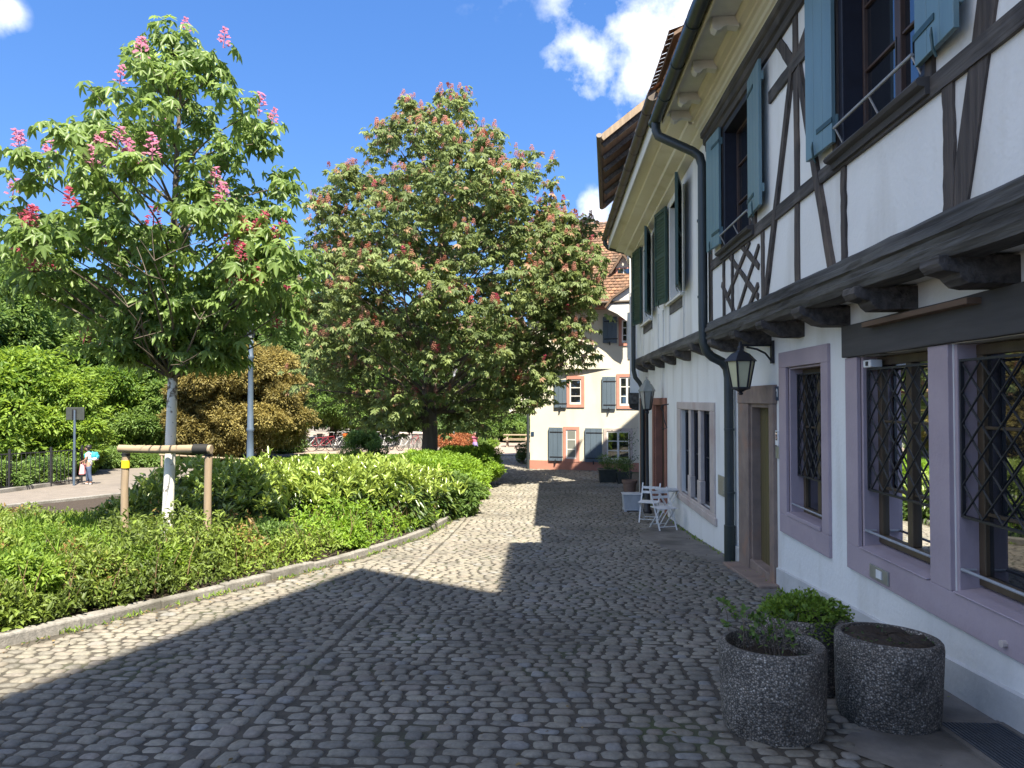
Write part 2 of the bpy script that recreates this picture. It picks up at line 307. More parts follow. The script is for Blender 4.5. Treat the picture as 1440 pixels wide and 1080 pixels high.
# ------------------------------------------------------------------ helpers: meshes
def put(o, parent=None):
    COL.objects.link(o)
    if parent is not None:
        o.parent = parent
        w = parent; inv = Matrix.Identity(4)
        chain = []
        while w is not None: chain.append(w); w = w.parent
        mw = Matrix.Identity(4)
        for w in reversed(chain): mw = mw @ w.matrix_parent_inverse @ w.matrix_basis
        o.matrix_parent_inverse = mw.inverted()
    return o
class MB:
    def __init__(s): s.v = []; s.f = []
    def quad(s, *p):
        n = len(s.v); s.v += [tuple(q) for q in p]; s.f.append(tuple(range(n, n+len(p)))); return s
    def box(s, x0, x1, y0, y1, z0, z1):
        n = len(s.v)
        s.v += [(x, y, z) for z in (z0, z1) for y in (y0, y1) for x in (x0, x1)]
        s.f += [tuple(n+i for i in q) for q in ((0,2,3,1),(4,5,7,6),(0,1,5,4),(2,6,7,3),(0,4,6,2),(1,3,7,5))]
        return s
    def hexa(s, p):                      # eight points: bottom ring of 4, top ring of 4
        n = len(s.v); s.v += [tuple(q) for q in p]
        s.f += [tuple(n+i for i in q) for q in ((3,2,1,0),(4,5,6,7),(0,1,5,4),(1,2,6,5),(2,3,7,6),(3,0,4,7))]
        return s
    def prism(s, poly, a, b, fn):        # poly of 2D points, extruded from a to b; fn(u,v,t) -> xyz
        n = len(s.v); k = len(poly)
        s.v += [tuple(fn(u, v, a)) for u, v in poly] + [tuple(fn(u, v, b)) for u, v in poly]
        s.f.append(tuple(range(n, n+k))); s.f.append(tuple(range(n+2*k-1, n+k-1, -1)))
        for i in range(k):
            j = (i+1) % k; s.f.append((n+i, n+k+i, n+k+j, n+j))
        return s
    def bar(s, p, q, w, d, up=(0, 0, 1)):
        p, q = Vector(p), Vector(q); a = (q-p).normalized(); u = Vector(up)
        if abs(a.dot(u)) > .98: u = Vector((1, 0, 0))
        r = a.cross(u).normalized(); u = r.cross(a)
        pts = []
        for c in (p, q):
            for i, j in ((-1,-1),(1,-1),(1,1),(-1,1)): pts.append(c + r*(w/2*i) + u*(d/2*j))
        return s.hexa(pts)
    def tube(s, pts, r, n=8, cap=True):
        pts = [Vector(p) for p in pts]; rr = r if hasattr(r, '__len__') else [r]*len(pts)
        base = len(s.v); ref = None
        for i, p in enumerate(pts):
            a = (pts[min(i+1, len(pts)-1)] - pts[max(i-1, 0)]).normalized()
            if ref is None:
                ref = Vector((0, 0, 1)) if abs(a.z) < .9 else Vector((1, 0, 0))
            u = (ref - a*ref.dot(a)).normalized(); w = a.cross(u); ref = u
            for k in range(n):
                t = 2*math.pi*k/n; s.v.append(tuple(p + (u*math.cos(t) + w*math.sin(t))*rr[i]))
        for i in range(len(pts)-1):
            for k in range(n):
                a0 = base+i*n+k; a1 = base+i*n+(k+1) % n
                s.f.append((a0, a1, a1+n, a0+n))
        if cap:
            s.f.append(tuple(base+k for k in range(n-1, -1, -1))); s.f.append(tuple(base+(len(pts)-1)*n+k for k in range(n)))
        return s
    def lathe(s, prof, c, n=24, tilt=None):
        base = len(s.v); c = Vector(c)
        for r, z in prof:
            for k in range(n):
                t = 2*math.pi*k/n; p = Vector((r*math.cos(t), r*math.sin(t), z))
                if tilt is not None: p = tilt @ p
                s.v.append(tuple(c+p))
        m = len(prof)
        for i in range(m-1):
            for k in range(n):
                a0 = base+i*n+k; a1 = base+i*n+(k+1) % n
                s.f.append((a0, a1, a1+n, a0+n))
        s.f.append(tuple(base+k for k in range(n-1, -1, -1))); s.f.append(tuple(base+(m-1)*n+k for k in range(n)))
        return s
    def ball(s, c, r, n=8, sq=(1, 1, 1)):
        prof = [(math.sin(math.pi*(i+.04)/(n-1+.08)), -math.cos(math.pi*(i+.04)/(n-1+.08))) for i in range(n)]
        b = len(s.v); s.lathe([(a*r, z*r) for a, z in prof], (0, 0, 0), n*2)
        for i in range(b, len(s.v)):
            v = s.v[i]; s.v[i] = (c[0]+v[0]*sq[0], c[1]+v[1]*sq[1], c[2]+v[2]*sq[2])
        return s
    def build(s, name, m, parent=None, smooth=False, bevel=0, seg=2):
        me = bpy.data.meshes.new(name); me.from_pydata(s.v, [], s.f); me.update()
        bm = bmesh.new(); bm.from_mesh(me); bmesh.ops.recalc_face_normals(bm, faces=bm.faces); bm.to_mesh(me); bm.free()
        if isinstance(m, str): m = M[m]
        me.materials.append(m)
        o = bpy.data.objects.new(name, me)
        put(o, parent)
        if smooth:
            me.polygons.foreach_set('use_smooth', [True]*len(me.polygons))
            me.set_sharp_from_angle(angle=R(40))
        if bevel:
            b = o.modifiers.new('bevel', 'BEVEL'); b.width = bevel; b.segments = seg; b.limit_method = 'ANGLE'; b.angle_limit = R(50)
        return o
def tag(o, label=None, cat=None, group=None, kind=None):
    if label: o['label'] = label
    if cat: o['category'] = cat
    if group: o['group'] = group
    if kind: o['kind'] = kind
    return o
def empty(name, loc, rz=0):
    o = bpy.data.objects.new(name, None); COL.objects.link(o); o.location = loc; o.rotation_euler = (0, 0, rz); o.empty_display_size = .2
    return o
def copy_tree(o, parent=None):
    c = o.copy(); COL.objects.link(c)
    if parent is not None: c.parent = parent
    for ch in list(o.children): copy_tree(ch, c)
    return c
def np_mesh(name, V, F, m, parent=None, var=None, smooth=False):
    """V (n,3) float, F (k,p) int with the same p; var: one float per vertex"""
    me = bpy.data.meshes.new(name); V = np.ascontiguousarray(V, np.float32); F = np.ascontiguousarray(F, np.int32)
    k, p = F.shape
    me.vertices.add(len(V)); me.vertices.foreach_set('co', V.ravel())
    me.loops.add(k*p); me.loops.foreach_set('vertex_index', F.ravel())
    me.polygons.add(k); me.polygons.foreach_set('loop_start', np.arange(0, k*p, p, dtype=np.int32))
    if smooth: me.polygons.foreach_set('use_smooth', np.ones(k, bool))
    me.update(calc_edges=True)
    if var is not None:
        a = me.attributes.new('var', 'FLOAT', 'POINT'); a.data.foreach_set('value', np.ascontiguousarray(var, np.float32))
    me.materials.append(M[m] if isinstance(m, str) else m)
    o = bpy.data.objects.new(name, me); put(o, parent)
    return o
def unit(a):
    return a/np.maximum(np.linalg.norm(a, axis=-1, keepdims=True), 1e-9)
def scatter(tv, tf, pos, ydir, zdir, size, var):
    """template (verts, faces) at every pos with its y axis along ydir and its z axis near zdir"""
    y = unit(ydir); x = unit(np.cross(y, zdir)); z = np.cross(x, y)
    size = np.asarray(size).reshape(-1, 1, 1)
    V = (tv[None, :, 0:1]*x[:, None] + tv[None, :, 1:2]*y[:, None] + tv[None, :, 2:3]*z[:, None])*size + pos[:, None]
    n, t = len(pos), len(tv)
    F = tf[None] + (np.arange(n)*t)[:, None, None]
    return V.reshape(-1, 3), F.reshape(-1, tf.shape[1]), np.repeat(var, t)
def join(parts):
    V, F, A, k = [], [], [], 0
    for v, f, a in parts:
        V.append(v); F.append(f+k); A.append(a); k += len(v)
    return np.concatenate(V), np.concatenate(F), np.concatenate(A)
def leaf_t(w=.42, fold=.10, droop=.12):
    v = np.array([(0,0,0), (-w*.42,.30,fold), (-w*.36,.68,fold*.7-droop*.4), (0,1,-droop), (w*.36,.68,fold*.7-droop*.4), (w*.42,.30,fold), (0,.45,-.01)], float)
    f = np.array([(0,6,2,1), (6,3,2,2), (0,5,4,6), (6,4,3,3)])
    # quads only: split as two quads per half
    v = np.array([(0,0,0), (-w*.45,.36,fold), (-w*.30,.74,fold*.6-droop*.5), (0,1,-droop), (w*.30,.74,fold*.6-droop*.5), (w*.45,.36,fold)], float)
    f = np.array([(0,3,2,1), (0,5,4,3)])
    return v, f
def palm_t(n=5, spread=95, w=.40, droop=.28):
    lv, lf = leaf_t(w, .05, droop)
    V, F = [], []
    for i in range(n):
        a = R(-spread + 2*spread*i/(n-1)); s = 1 - .42*(abs(i-(n-1)/2)/((n-1)/2))**1.3
        c, d = math.cos(a), math.sin(a); q = lv*s
        p = np.stack([q[:,0]*c + q[:,1]*d, -q[:,0]*d + q[:,1]*c, q[:,2] - .10*abs(i-(n-1)/2)*q[:,1]], 1)
        F.append(lf + len(lv)*i); V.append(p)
    return np.concatenate(V), np.concatenate(F)
LEAF = leaf_t(); LAUREL = leaf_t(.36, .06, .10); PALM = palm_t(); BLADE = leaf_t(.10, .01, .25)
def rnd_dirs(n):
    return unit(rng.normal(size=(n, 3)))
# ------------------------------------------------------------------ the setting: ground, street, kerb
KY = np.array([-8, 0, 4.2, 5.7, 6.83, 8, 9.16, 10.6, 12.8, 16.7, 22.3, 25, 26.2, 27])
KX = np.array([-11.5, -7.2, -5.05, -4.30, -3.90, -3.48, -3.08, -2.66, -2.20, -1.95, -1.80, -2.0, -2.5, -4.0])
def kerb_x(y): return np.interp(y, KY, KX)
def sheet(name, m, xs, ys, dz, keep=None):
    V = [(x, y, G(y)+dz) for y in ys for x in xs]; n = len(xs); F = []
    for j in range(len(ys)-1):
        for i in range(n-1):
            if keep is None or keep((xs[i]+xs[i+1])/2, (ys[j]+ys[j+1])/2):
                F.append((j*n+i, j*n+i+1, j*n+n+i+1, j*n+n+i))
    return np_mesh(name, np.array(V), np.array(F), m)
def build_ground():
    ys = list(np.concatenate([[-60, -20, -6], np.arange(-4, 30, 1.0), [32, 36, 42, 50, 60, 78, 120, 260, 600]]))
    g = sheet('ground', 'asphalt', [-500, -120, -60, -30, -15, -8, 0, 8, 20, 60, 200, 500], ys, 0)
    tag(g, kind='structure')
    # street bed under the stones: strip quads from the kerb to the houses
    V, F = [], []
    yy = np.concatenate([np.arange(-4, 27.2, .5), np.arange(27.5, 41, 1)])
    for y in yy:
        x0 = float(kerb_x(min(y, 25))) if y < 26 else -3.4
        V += [(x0, y, G(y)+.006), (x0*.5+1.3, y, G(y)+.006), (2.72 if y < 20 else 3.6, y, G(y)+.006)]
    n = len(yy)
    for j in range(n-1):
        for i in range(2):
            a = j*3+i; F.append((a, a+1, a+4, a+3))
    tag(np_mesh('street', np.array(V), np.array(F), 'joint'), kind='structure')
    pl = sheet('plaza', mat('pinkish_paving', (.30, .235, .195), (.25, .195, .16), 3, .9, .3, 40), [-40, -20, -10, -3.5, 2, 8], [37, 40, 45, 50, 60, 70], .012)
    tag(pl, kind='structure')
    lw = sheet('lawn_ground', 'lawn', [-12.5, -10, -8, -6, -4.4], [25.5, 27, 29, 31, 33, 36], .03)
    tag(lw, kind='structure')
    # smooth worn strip beside the houses
    V, F = [], []
    yy = np.arange(-3, 21.2, .5); w = lambda y: 2.34 + .05*math.sin(y*.9) + .05*math.sin(y*3.1) - .75*math.exp(-((y-4.0)/.55)**2) - .65*math.exp(-((y-12.8)/1.6)**2)
    for y in yy: V += [(w(y), y, G(y)+.013), (2.70, y, G(y)+.013)]
    for j in range(len(yy)-1): F.append((2*j, 2*j+1, 2*j+3, 2*j+2))
    tag(np_mesh('pavement', np.array(V), np.array(F), 'slab'), kind='structure')
    return w
pave_w = build_ground()

def build_cobbles():
    cx, cy, hw, hh, rot = [], [], [], [], []
    y = .6
    while y < 36:
        rowh = rng.uniform(.088, .112) if y < 22 else rng.uniform(.11, .14)
        xl = float(kerb_x(min(y, 25.5)))+.05 if y < 26 else -3.3
        xr = float(pave_w(y))+.02 if y < 20.8 else 2.6
        x = xl + rng.uniform(0, .1)
        while x < xr:
            w = rng.uniform(.10, .185) if y < 22 else rng.uniform(.14, .22)
            c = x + w/2
            if not (-1.85 < c < -1.62 and y < 22):
                cx.append(c); cy.append(y + .035*math.sin(c*1.25+y*.25) + .012*math.sin(c*5+y) + rng.normal()*.006)
                hw.append(w/2-rng.uniform(.005, .011)); hh.append(rowh/2-rng.uniform(.004, .010)); rot.append(rng.normal()*.05)
            x += w
        y += rowh
    for x0 in (-1.80, -1.67):
        y = 1.5
        while y < 22:
            l = rng.uniform(.13, .21)
            cx.append(x0+rng.normal()*.006); cy.append(y+l/2); hw.append(.054); hh.append(l/2-.008); rot.append(rng.normal()*.05); y += l
    cx, cy, hw, hh, rot = map(np.array, (cx, cy, hw, hh, rot)); n = len(cx)
    K = 12; th = np.arange(K)*2*np.pi/K + .13
    e = .62
    ux = np.sign(np.cos(th))*np.abs(np.cos(th))**e; uy = np.sign(np.sin(th))*np.abs(np.sin(th))**e
    rings = [(1.0, -.012), (.97, .006), (.82, .0145), (.45, .019)]
    jit = 1 + rng.normal(size=(n, K))*.07
    up = rng.normal(size=n)*.003; tx = rng.normal(size=n)*.035; ty = rng.normal(size=n)*.05
    gz = G(cy); slope = np.where(cy < 12, -.065, -.02)
    V = []
    for s, z in rings:
        lx = ux[None]*hw[:, None]*s*jit; ly = uy[None]*hh[:, None]*s*jit
        X = cx[:, None] + lx*np.cos(rot)[:, None] - ly*np.sin(rot)[:, None]
        Y = cy[:, None] + lx*np.sin(rot)[:, None] + ly*np.cos(rot)[:, None]
        Z = gz[:, None] + slope[:, None]*(Y-cy[:, None]) + z*(hh[:, None]/.045).clip(.7, 1.15) + up[:, None] + tx[:, None]*lx + ty[:, None]*ly
        V.append(np.stack([X, Y, Z], -1))
    V = np.stack(V, 1)                      # n, rings, K, 3
    c = np.stack([cx, cy, gz+.020+up], -1)
    V = np.concatenate([V.reshape(n, -1, 3), c[:, None]], 1)
    m = len(rings)*K+1; F = []
    for r in range(len(rings)-1):
        for k in range(K):
            F.append((r*K+k, r*K+(k+1) % K, (r+1)*K+(k+1) % K, (r+1)*K+k))
    b = (len(rings)-1)*K
    for k in range(0, K, 2):
        F.append((b+k, b+(k+1) % K, b+(k+2) % K, m-1))
    F = np.array(F)
    FF = (F[None] + (np.arange(n)*m)[:, None, None]).reshape(-1, 4)
    var = np.clip(rng.beta(2.2, 2.2, n)*.8+rng.uniform(0, .2, n), 0, 1)
    o = np_mesh('cobblestones', V.reshape(-1, 3), FF, 'cobble', var=np.repeat(var, m), smooth=True)
    tag(o, kind='structure')
build_cobbles()

def build_kerb():
    mb = MB(); y = .5
    def P(y): return Vector((float(kerb_x(y)), y, G(y)))
    ys = [float(v) for v in np.arange(-4, 26.6, .05)]
    acc = 0; start = ys[0]; pts = [P(v) for v in ys]; cur = 0
    L = rng.uniform(.7, 1.1)
    for i in range(1, len(ys)):
        acc += (pts[i]-pts[i-1]).length
        if acc >= L:
            a, b = pts[cur], pts[i]; d = (b-a).normalized(); nrm = Vector((d.y, -d.x, 0)).normalized()
            a2 = a + d*.008; b2 = b - d*.008; w = .13; h = .09 + rng.normal()*.008
            j = lambda: rng.normal()*.005
            mb.hexa([a2+nrm*(j())-Vector((0,0,.1)), b2+nrm*j()-Vector((0,0,.1)), b2-nrm*w-Vector((0,0,.1)), a2-nrm*w-Vector((0,0,.1)),
                     a2+nrm*(-.012+j())+Vector((0,0,h+j())), b2+nrm*(-.012+j())+Vector((0,0,h+j())), b2-nrm*w+Vector((0,0,h+j())), a2-nrm*w+Vector((0,0,h+j()))])
            cur = i; acc = 0; L = rng.uniform(.7, 1.15)
    tag(mb.build('kerb', 'granite', bevel=.016, seg=2), kind='structure')
    # low pale kerb along the far edge of the park path
    mb = MB()
    for a, b in (((-15.6, 19.4), (-15.3, 22.6)), ((-12.9, 16.3), (-11.2, 19.7)), ((-16.5, 13), (-15.6, 19.4))):
        mb.bar((a[0], a[1], G(a[1])+.04), (b[0], b[1], G(b[1])+.04), .16, .16)
    tag(mb.build('path_kerb', 'granite', bevel=.012), kind='structure')
    # raised planting soil
    V, F = [], []
    yy = np.arange(.5, 26.4, .5)
    bx = lambda y: np.interp(y, [0, 8, 13, 16.3, 19.7, 23, 26.5], [-16, -15, -13.6, -12.7, -11.0, -7.0, -2.6])
    for y in yy:
        a = float(bx(y)); b = float(kerb_x(y))-.14
        for t in (0, .5, 1): V.append((a+(b-a)*t, y, G(y)+.07))
    for j in range(len(yy)-1):
        for i in range(2): q = j*3+i; F.append((q, q+1, q+4, q+3))
    tag(np_mesh('bed_soil', np.array(V), np.array(F), 'soil'), kind='structure')
    return bx
bed_x = build_kerb()

# ------------------------------------------------------------------ house pieces
def holes_wall(mb, X, y0, y1, z0, z1, holes, depth):
    ys = sorted({y0, y1, *[h[0] for h in holes], *[h[1] for h in holes]}); zs = sorted({z0, z1, *[h[2] for h in holes], *[h[3] for h in holes]})
    for a, b in zip(ys, ys[1:]):
        for c, d in zip(zs, zs[1:]):
            my, mz = (a+b)/2, (c+d)/2
            if any(h[0] < my < h[1] and h[2] < mz < h[3] for h in holes): continue
            mb.quad((X, a, c), (X, a, d), (X, b, d), (X, b, c))
    for a, b, c, d in holes:
        e = X+depth
        mb.quad((X, a, c), (e, a, c), (e, a, d), (X, a, d)); mb.quad((X, b, c), (X, b, d), (e, b, d), (e, b, c))
        mb.quad((X, a, c), (X, b, c), (e, b, c), (e, a, c)); mb.quad((X, a, d), (e, a, d), (e, b, d), (X, b, d))
    return mb
def tile_roof(name, p0, p1, slope, parent, tw=.17, ex=.17, over=0):
    """rows of flat clay tiles on the parallelogram p0-p1 (eave) swept by slope (a vector up the roof)"""
    p0, p1, sl = np.array(p0, float), np.array(p1, float), np.array(slope, float)
    e = p1-p0; Lu = np.linalg.norm(e); Lv = np.linalg.norm(sl); u = e/Lu; v = sl/Lv
    nn = np.cross(u, v); nn = nn/np.linalg.norm(nn)
    if nn[2] < 0: nn = -nn
    nu, nv = int(Lu/tw)+1, int(Lv/ex)+1
    I, J = np.meshgrid(np.arange(nu), np.arange(nv)); I = I.ravel(); J = J.ravel(); n = len(I)
    off = np.where(J % 2 == 0, 0, .5*tw)
    uu = I*tw+off; vv = J*ex-.05
    t = []
    for du, dv, dn in ((.008,0,.045), (tw-.008,0,.045), (tw-.008,ex*1.25,.008), (.008,ex*1.25,.008), (.008,0,.022), (tw-.008,0,.022)):
        lift = rng.normal(size=n)*.003
        t.append(p0 + np.minimum(uu+du, Lu)[:, None]*u + np.minimum(vv+dv, Lv+.02)[:, None]*v + (dn+lift)[:, None]*nn)
    V = np.stack(t, 1).reshape(-1, 3)
    F = np.array([(0,1,2,3), (4,5,1,0)]); FF = (F[None]+(np.arange(n)*6)[:, None, None]).reshape(-1, 4)
    return np_mesh(name, V, FF, 'tile', parent, var=np.repeat(np.clip(rng.normal(.5, .24, n), 0, 1), 6))
def casement(parent, X, y0, y1, z0, z1, m, stiles=1, rails=(), fw=.06, glass='glass', name='window', muntin=.022, depth=.05, handle=False):
    """wooden window at plane X: outer frame, middle stile(s), glazing bars; glass behind as a child"""
    mb = MB(); d0, d1 = X, X+depth
    mb.box(d0, d1, y0, y1, z0, z0+fw); mb.box(d0, d1, y0, y1, z1-fw, z1)
    mb.box(d0+.001, d1, y0, y0+fw, z0+fw, z1-fw); mb.box(d0+.001, d1, y1-fw, y1, z0+fw, z1-fw)
    n = stiles+1; wy = (y1-y0-2*fw)/n
    for i in range(1, n):
        c = y0+fw+wy*i; mb.box(d0-.006, d1, c-.042, c+.042, z0+fw, z1-fw)
    for r in rails:
        z = z0+(z1-z0)*r; mb.box(d0+.006, d1, y0+fw, y1-fw, z-muntin/2, z+muntin/2)
    w = mb.build(name, m, parent, bevel=.006)
    g = MB(); g.quad((X+depth*.6, y0+.01, z0+.01), (X+depth*.6, y0+.01, z1-.01), (X+depth*.6, y1-.01, z1-.01), (X+depth*.6, y1-.01, z0+.01))
    g.build('pane', glass, w)
    if handle:
        h = MB(); c = (y0+y1)/2; h.tube([(X-.03, c-.03, z0+.35), (X-.03, c-.03, z0+.55)], .008, 6); h.build('handle', 'iron', w)
    return w
def ring(mb, x0, x1, y0, y1, z0, z1, wy0, wy1, wz0, wz1):
    """frame of four butted boxes"""
    if wz0: mb.box(x0, x1, y0, y1, z0, z0+wz0)
    mb.box(x0, x1, y0, y1, z1-wz1, z1)
    mb.box(x0, x1, y0, y0+wy0, z0+wz0, z1-wz1); mb.box(x0, x1, y1-wy1, y1, z0+wz0, z1-wz1)
    return mb
def lattice(parent, X, y0, y1, z0, z1, sy, sz, r=.007):
    mb = MB(); w, h = y1-y0, z1-z0
    for s in (1, -1):
        k = -int(h/sz*1.0)-int(w/sy)-4
        for i in range(k, -k):
            pts = []
            # line: (y-y0)/sy - s*(z-z0)/sz = i
            c = i
            for y in (y0, y1):
                z = z0 + ((y-y0)/sy - c)*sz*s
                if z0-1e-6 <= z <= z1+1e-6: pts.append((y, z))
            for z in (z0, z1):
                y = y0 + (c + s*(z-z0)/sz)*sy
                if y0-1e-6 < y < y1+1e-6: pts.append((y, z))
            pts = sorted(set((round(a, 4), round(b, 4)) for a, b in pts))
            if len(pts) >= 2 and (pts[-1][0]-pts[0][0]) > .02:
                xx = X + (.004 if s > 0 else -.004)
                mb.tube([(xx, *pts[0]), (xx, *pts[-1])], r, 6)
    g = mb.build('grille', 'iron', parent, smooth=True)
    fr = MB(); ring(fr, X-.012, X+.012, y0-.01, y1+.01, z0-.01, z1+.01, .016, .016, .016, .016); fr.build('grille_frame', 'iron', g)
    return g
def shutter(parent, X, yh, w, z0, z1, ang, sgn, m, louvre=False, edge=None, name='shutter'):
    """leaf hinged at (X, yh), reaching sgn*w along y, swung ang off the wall"""
    c, s = math.cos(ang), math.sin(ang)
    def T(u, t, z): return (X - u*s - t*c, yh + sgn*(u*c - t*s), z)
    def bx(mb, u0, u1, t0, t1, a, b): mb.hexa([T(u0,t0,a),T(u1,t0,a),T(u1,t1,a),T(u0,t1,a),T(u0,t0,b),T(u1,t0,b),T(u1,t1,b),T(u0,t1,b)])
    mb = MB()
    if louvre:
        bx(mb, 0, w, .022, .028, z0+.01, z1-.01)
        for a, b in ((0, .06), (w-.06, w)): bx(mb, a, b, 0, .05, z0, z1)
        zz = [z0, (z0+z1)/2-.03, z1-.07]
        for z in zz: bx(mb, .06, w-.06, 0, .05, z, z+.07)
        z = z0+.08
        while z < z1-.1:
            if not any(q-.03 < z < q+.08 for q in zz):
                mb.hexa([T(.06,.0,z),T(w-.06,.0,z),T(w-.06,.012,z+.006),T(.06,.012,z+.006),T(.06,.036,z+.042),T(w-.06,.036,z+.042),T(w-.06,.047,z+.047),T(.06,.047,z+.047)])
            z += .062
    else:
        n = max(3, int(w/.13)); 
        for i in range(n): bx(mb, i*w/n+.0015, (i+1)*w/n-.0015, .006, .040, z0, z1)
        for z in (z0+.14, z1-.22): bx(mb, .0, w, -.018, .006, z, z+.09)
    o = mb.build(name, m, parent, bevel=.004)
    for z in (z0+.18, z1-.18):
        h = MB(); bx(h, -.01, w*.55, .041, .047, z-.02, z+.02); h.build('shutter_hinge', edge or 'edge_teal', o)
    h = MB()
    # shutter dog at the foot
    p = T(w*.6, .062, z0-.02); h.tube([(p[0]+.02, p[1], p[2]-.05), (p[0], p[1], p[2]), (p[0]-.004, p[1]+.006, p[2]+.08), (p[0], p[1]+.012, p[2]+.13)], [.008, .009, .011, .004], 6)
    h.build('shutter_dog', edge or 'edge_teal', o)
    return o
TK = [0]
def timber(parent, name, X, pts, width, m, depth=.07, seg=7, fork=None):
    """hewn timber on wall plane X following (y,z) points"""
    TK[0] += 1; f = X - .0013*(TK[0] % 17) - .001
    pts = [Vector((p[0], p[1])) for p in pts]; P = []
    for i in range(len(pts)-1):
        for k in range(seg): P.append(pts[i].lerp(pts[i+1], k/seg))
    P.append(pts[-1]); L, Rr = [], []
    for i, p in enumerate(P):
        a = (P[min(i+1, len(P)-1)]-P[max(0, i-1)]).normalized(); n = Vector((-a.y, a.x))
        L.append(p + n*(width/2+rng.normal()*.004)); Rr.append(p - n*(width/2+rng.normal()*.004))
    mb = MB()
    for i in range(len(P)-1):
        q = [L[i], L[i+1], Rr[i+1], Rr[i]]
        mb.quad(*[(f, c.x, c.y) for c in q])
        mb.quad((f, L[i].x, L[i].y), (f+depth, L[i].x, L[i].y), (f+depth, L[i+1].x, L[i+1].y), (f, L[i+1].x, L[i+1].y))
        mb.quad((f, Rr[i].x, Rr[i].y), (f, Rr[i+1].x, Rr[i+1].y), (f+depth, Rr[i+1].x, Rr[i+1].y), (f+depth, Rr[i].x, Rr[i].y))
    for i in (0, -1):
        mb.quad((f, L[i].x, L[i].y), (f, Rr[i].x, Rr[i].y), (f+depth, Rr[i].x, Rr[i].y), (f+depth, L[i].x, L[i].y))
    return mb.build(name, m, parent)
def sweep_y(mb, prof, y0, y1, n=1, jit=0, dz=None):
    """profile of (x,z) swept along y in n pieces with a little unevenness"""
    base = len(mb.v); k = len(prof)
    for i in range(n+1):
        y = y0+(y1-y0)*i/n; d = dz(y) if dz else 0
        for x, z in prof: mb.v.append((x+rng.normal()*jit, y, z+d+rng.normal()*jit))
    for i in range(n):
        for j in range(k):
            a = base+i*k+j; b = base+i*k+(j+1) % k; mb.f.append((a, b, b+k, a+k))
    mb.f.append(tuple(base+j for j in range(k))); mb.f.append(tuple(base+n*k+j for j in range(k-1, -1, -1)))
    return mb
def E(z): return z+EYE

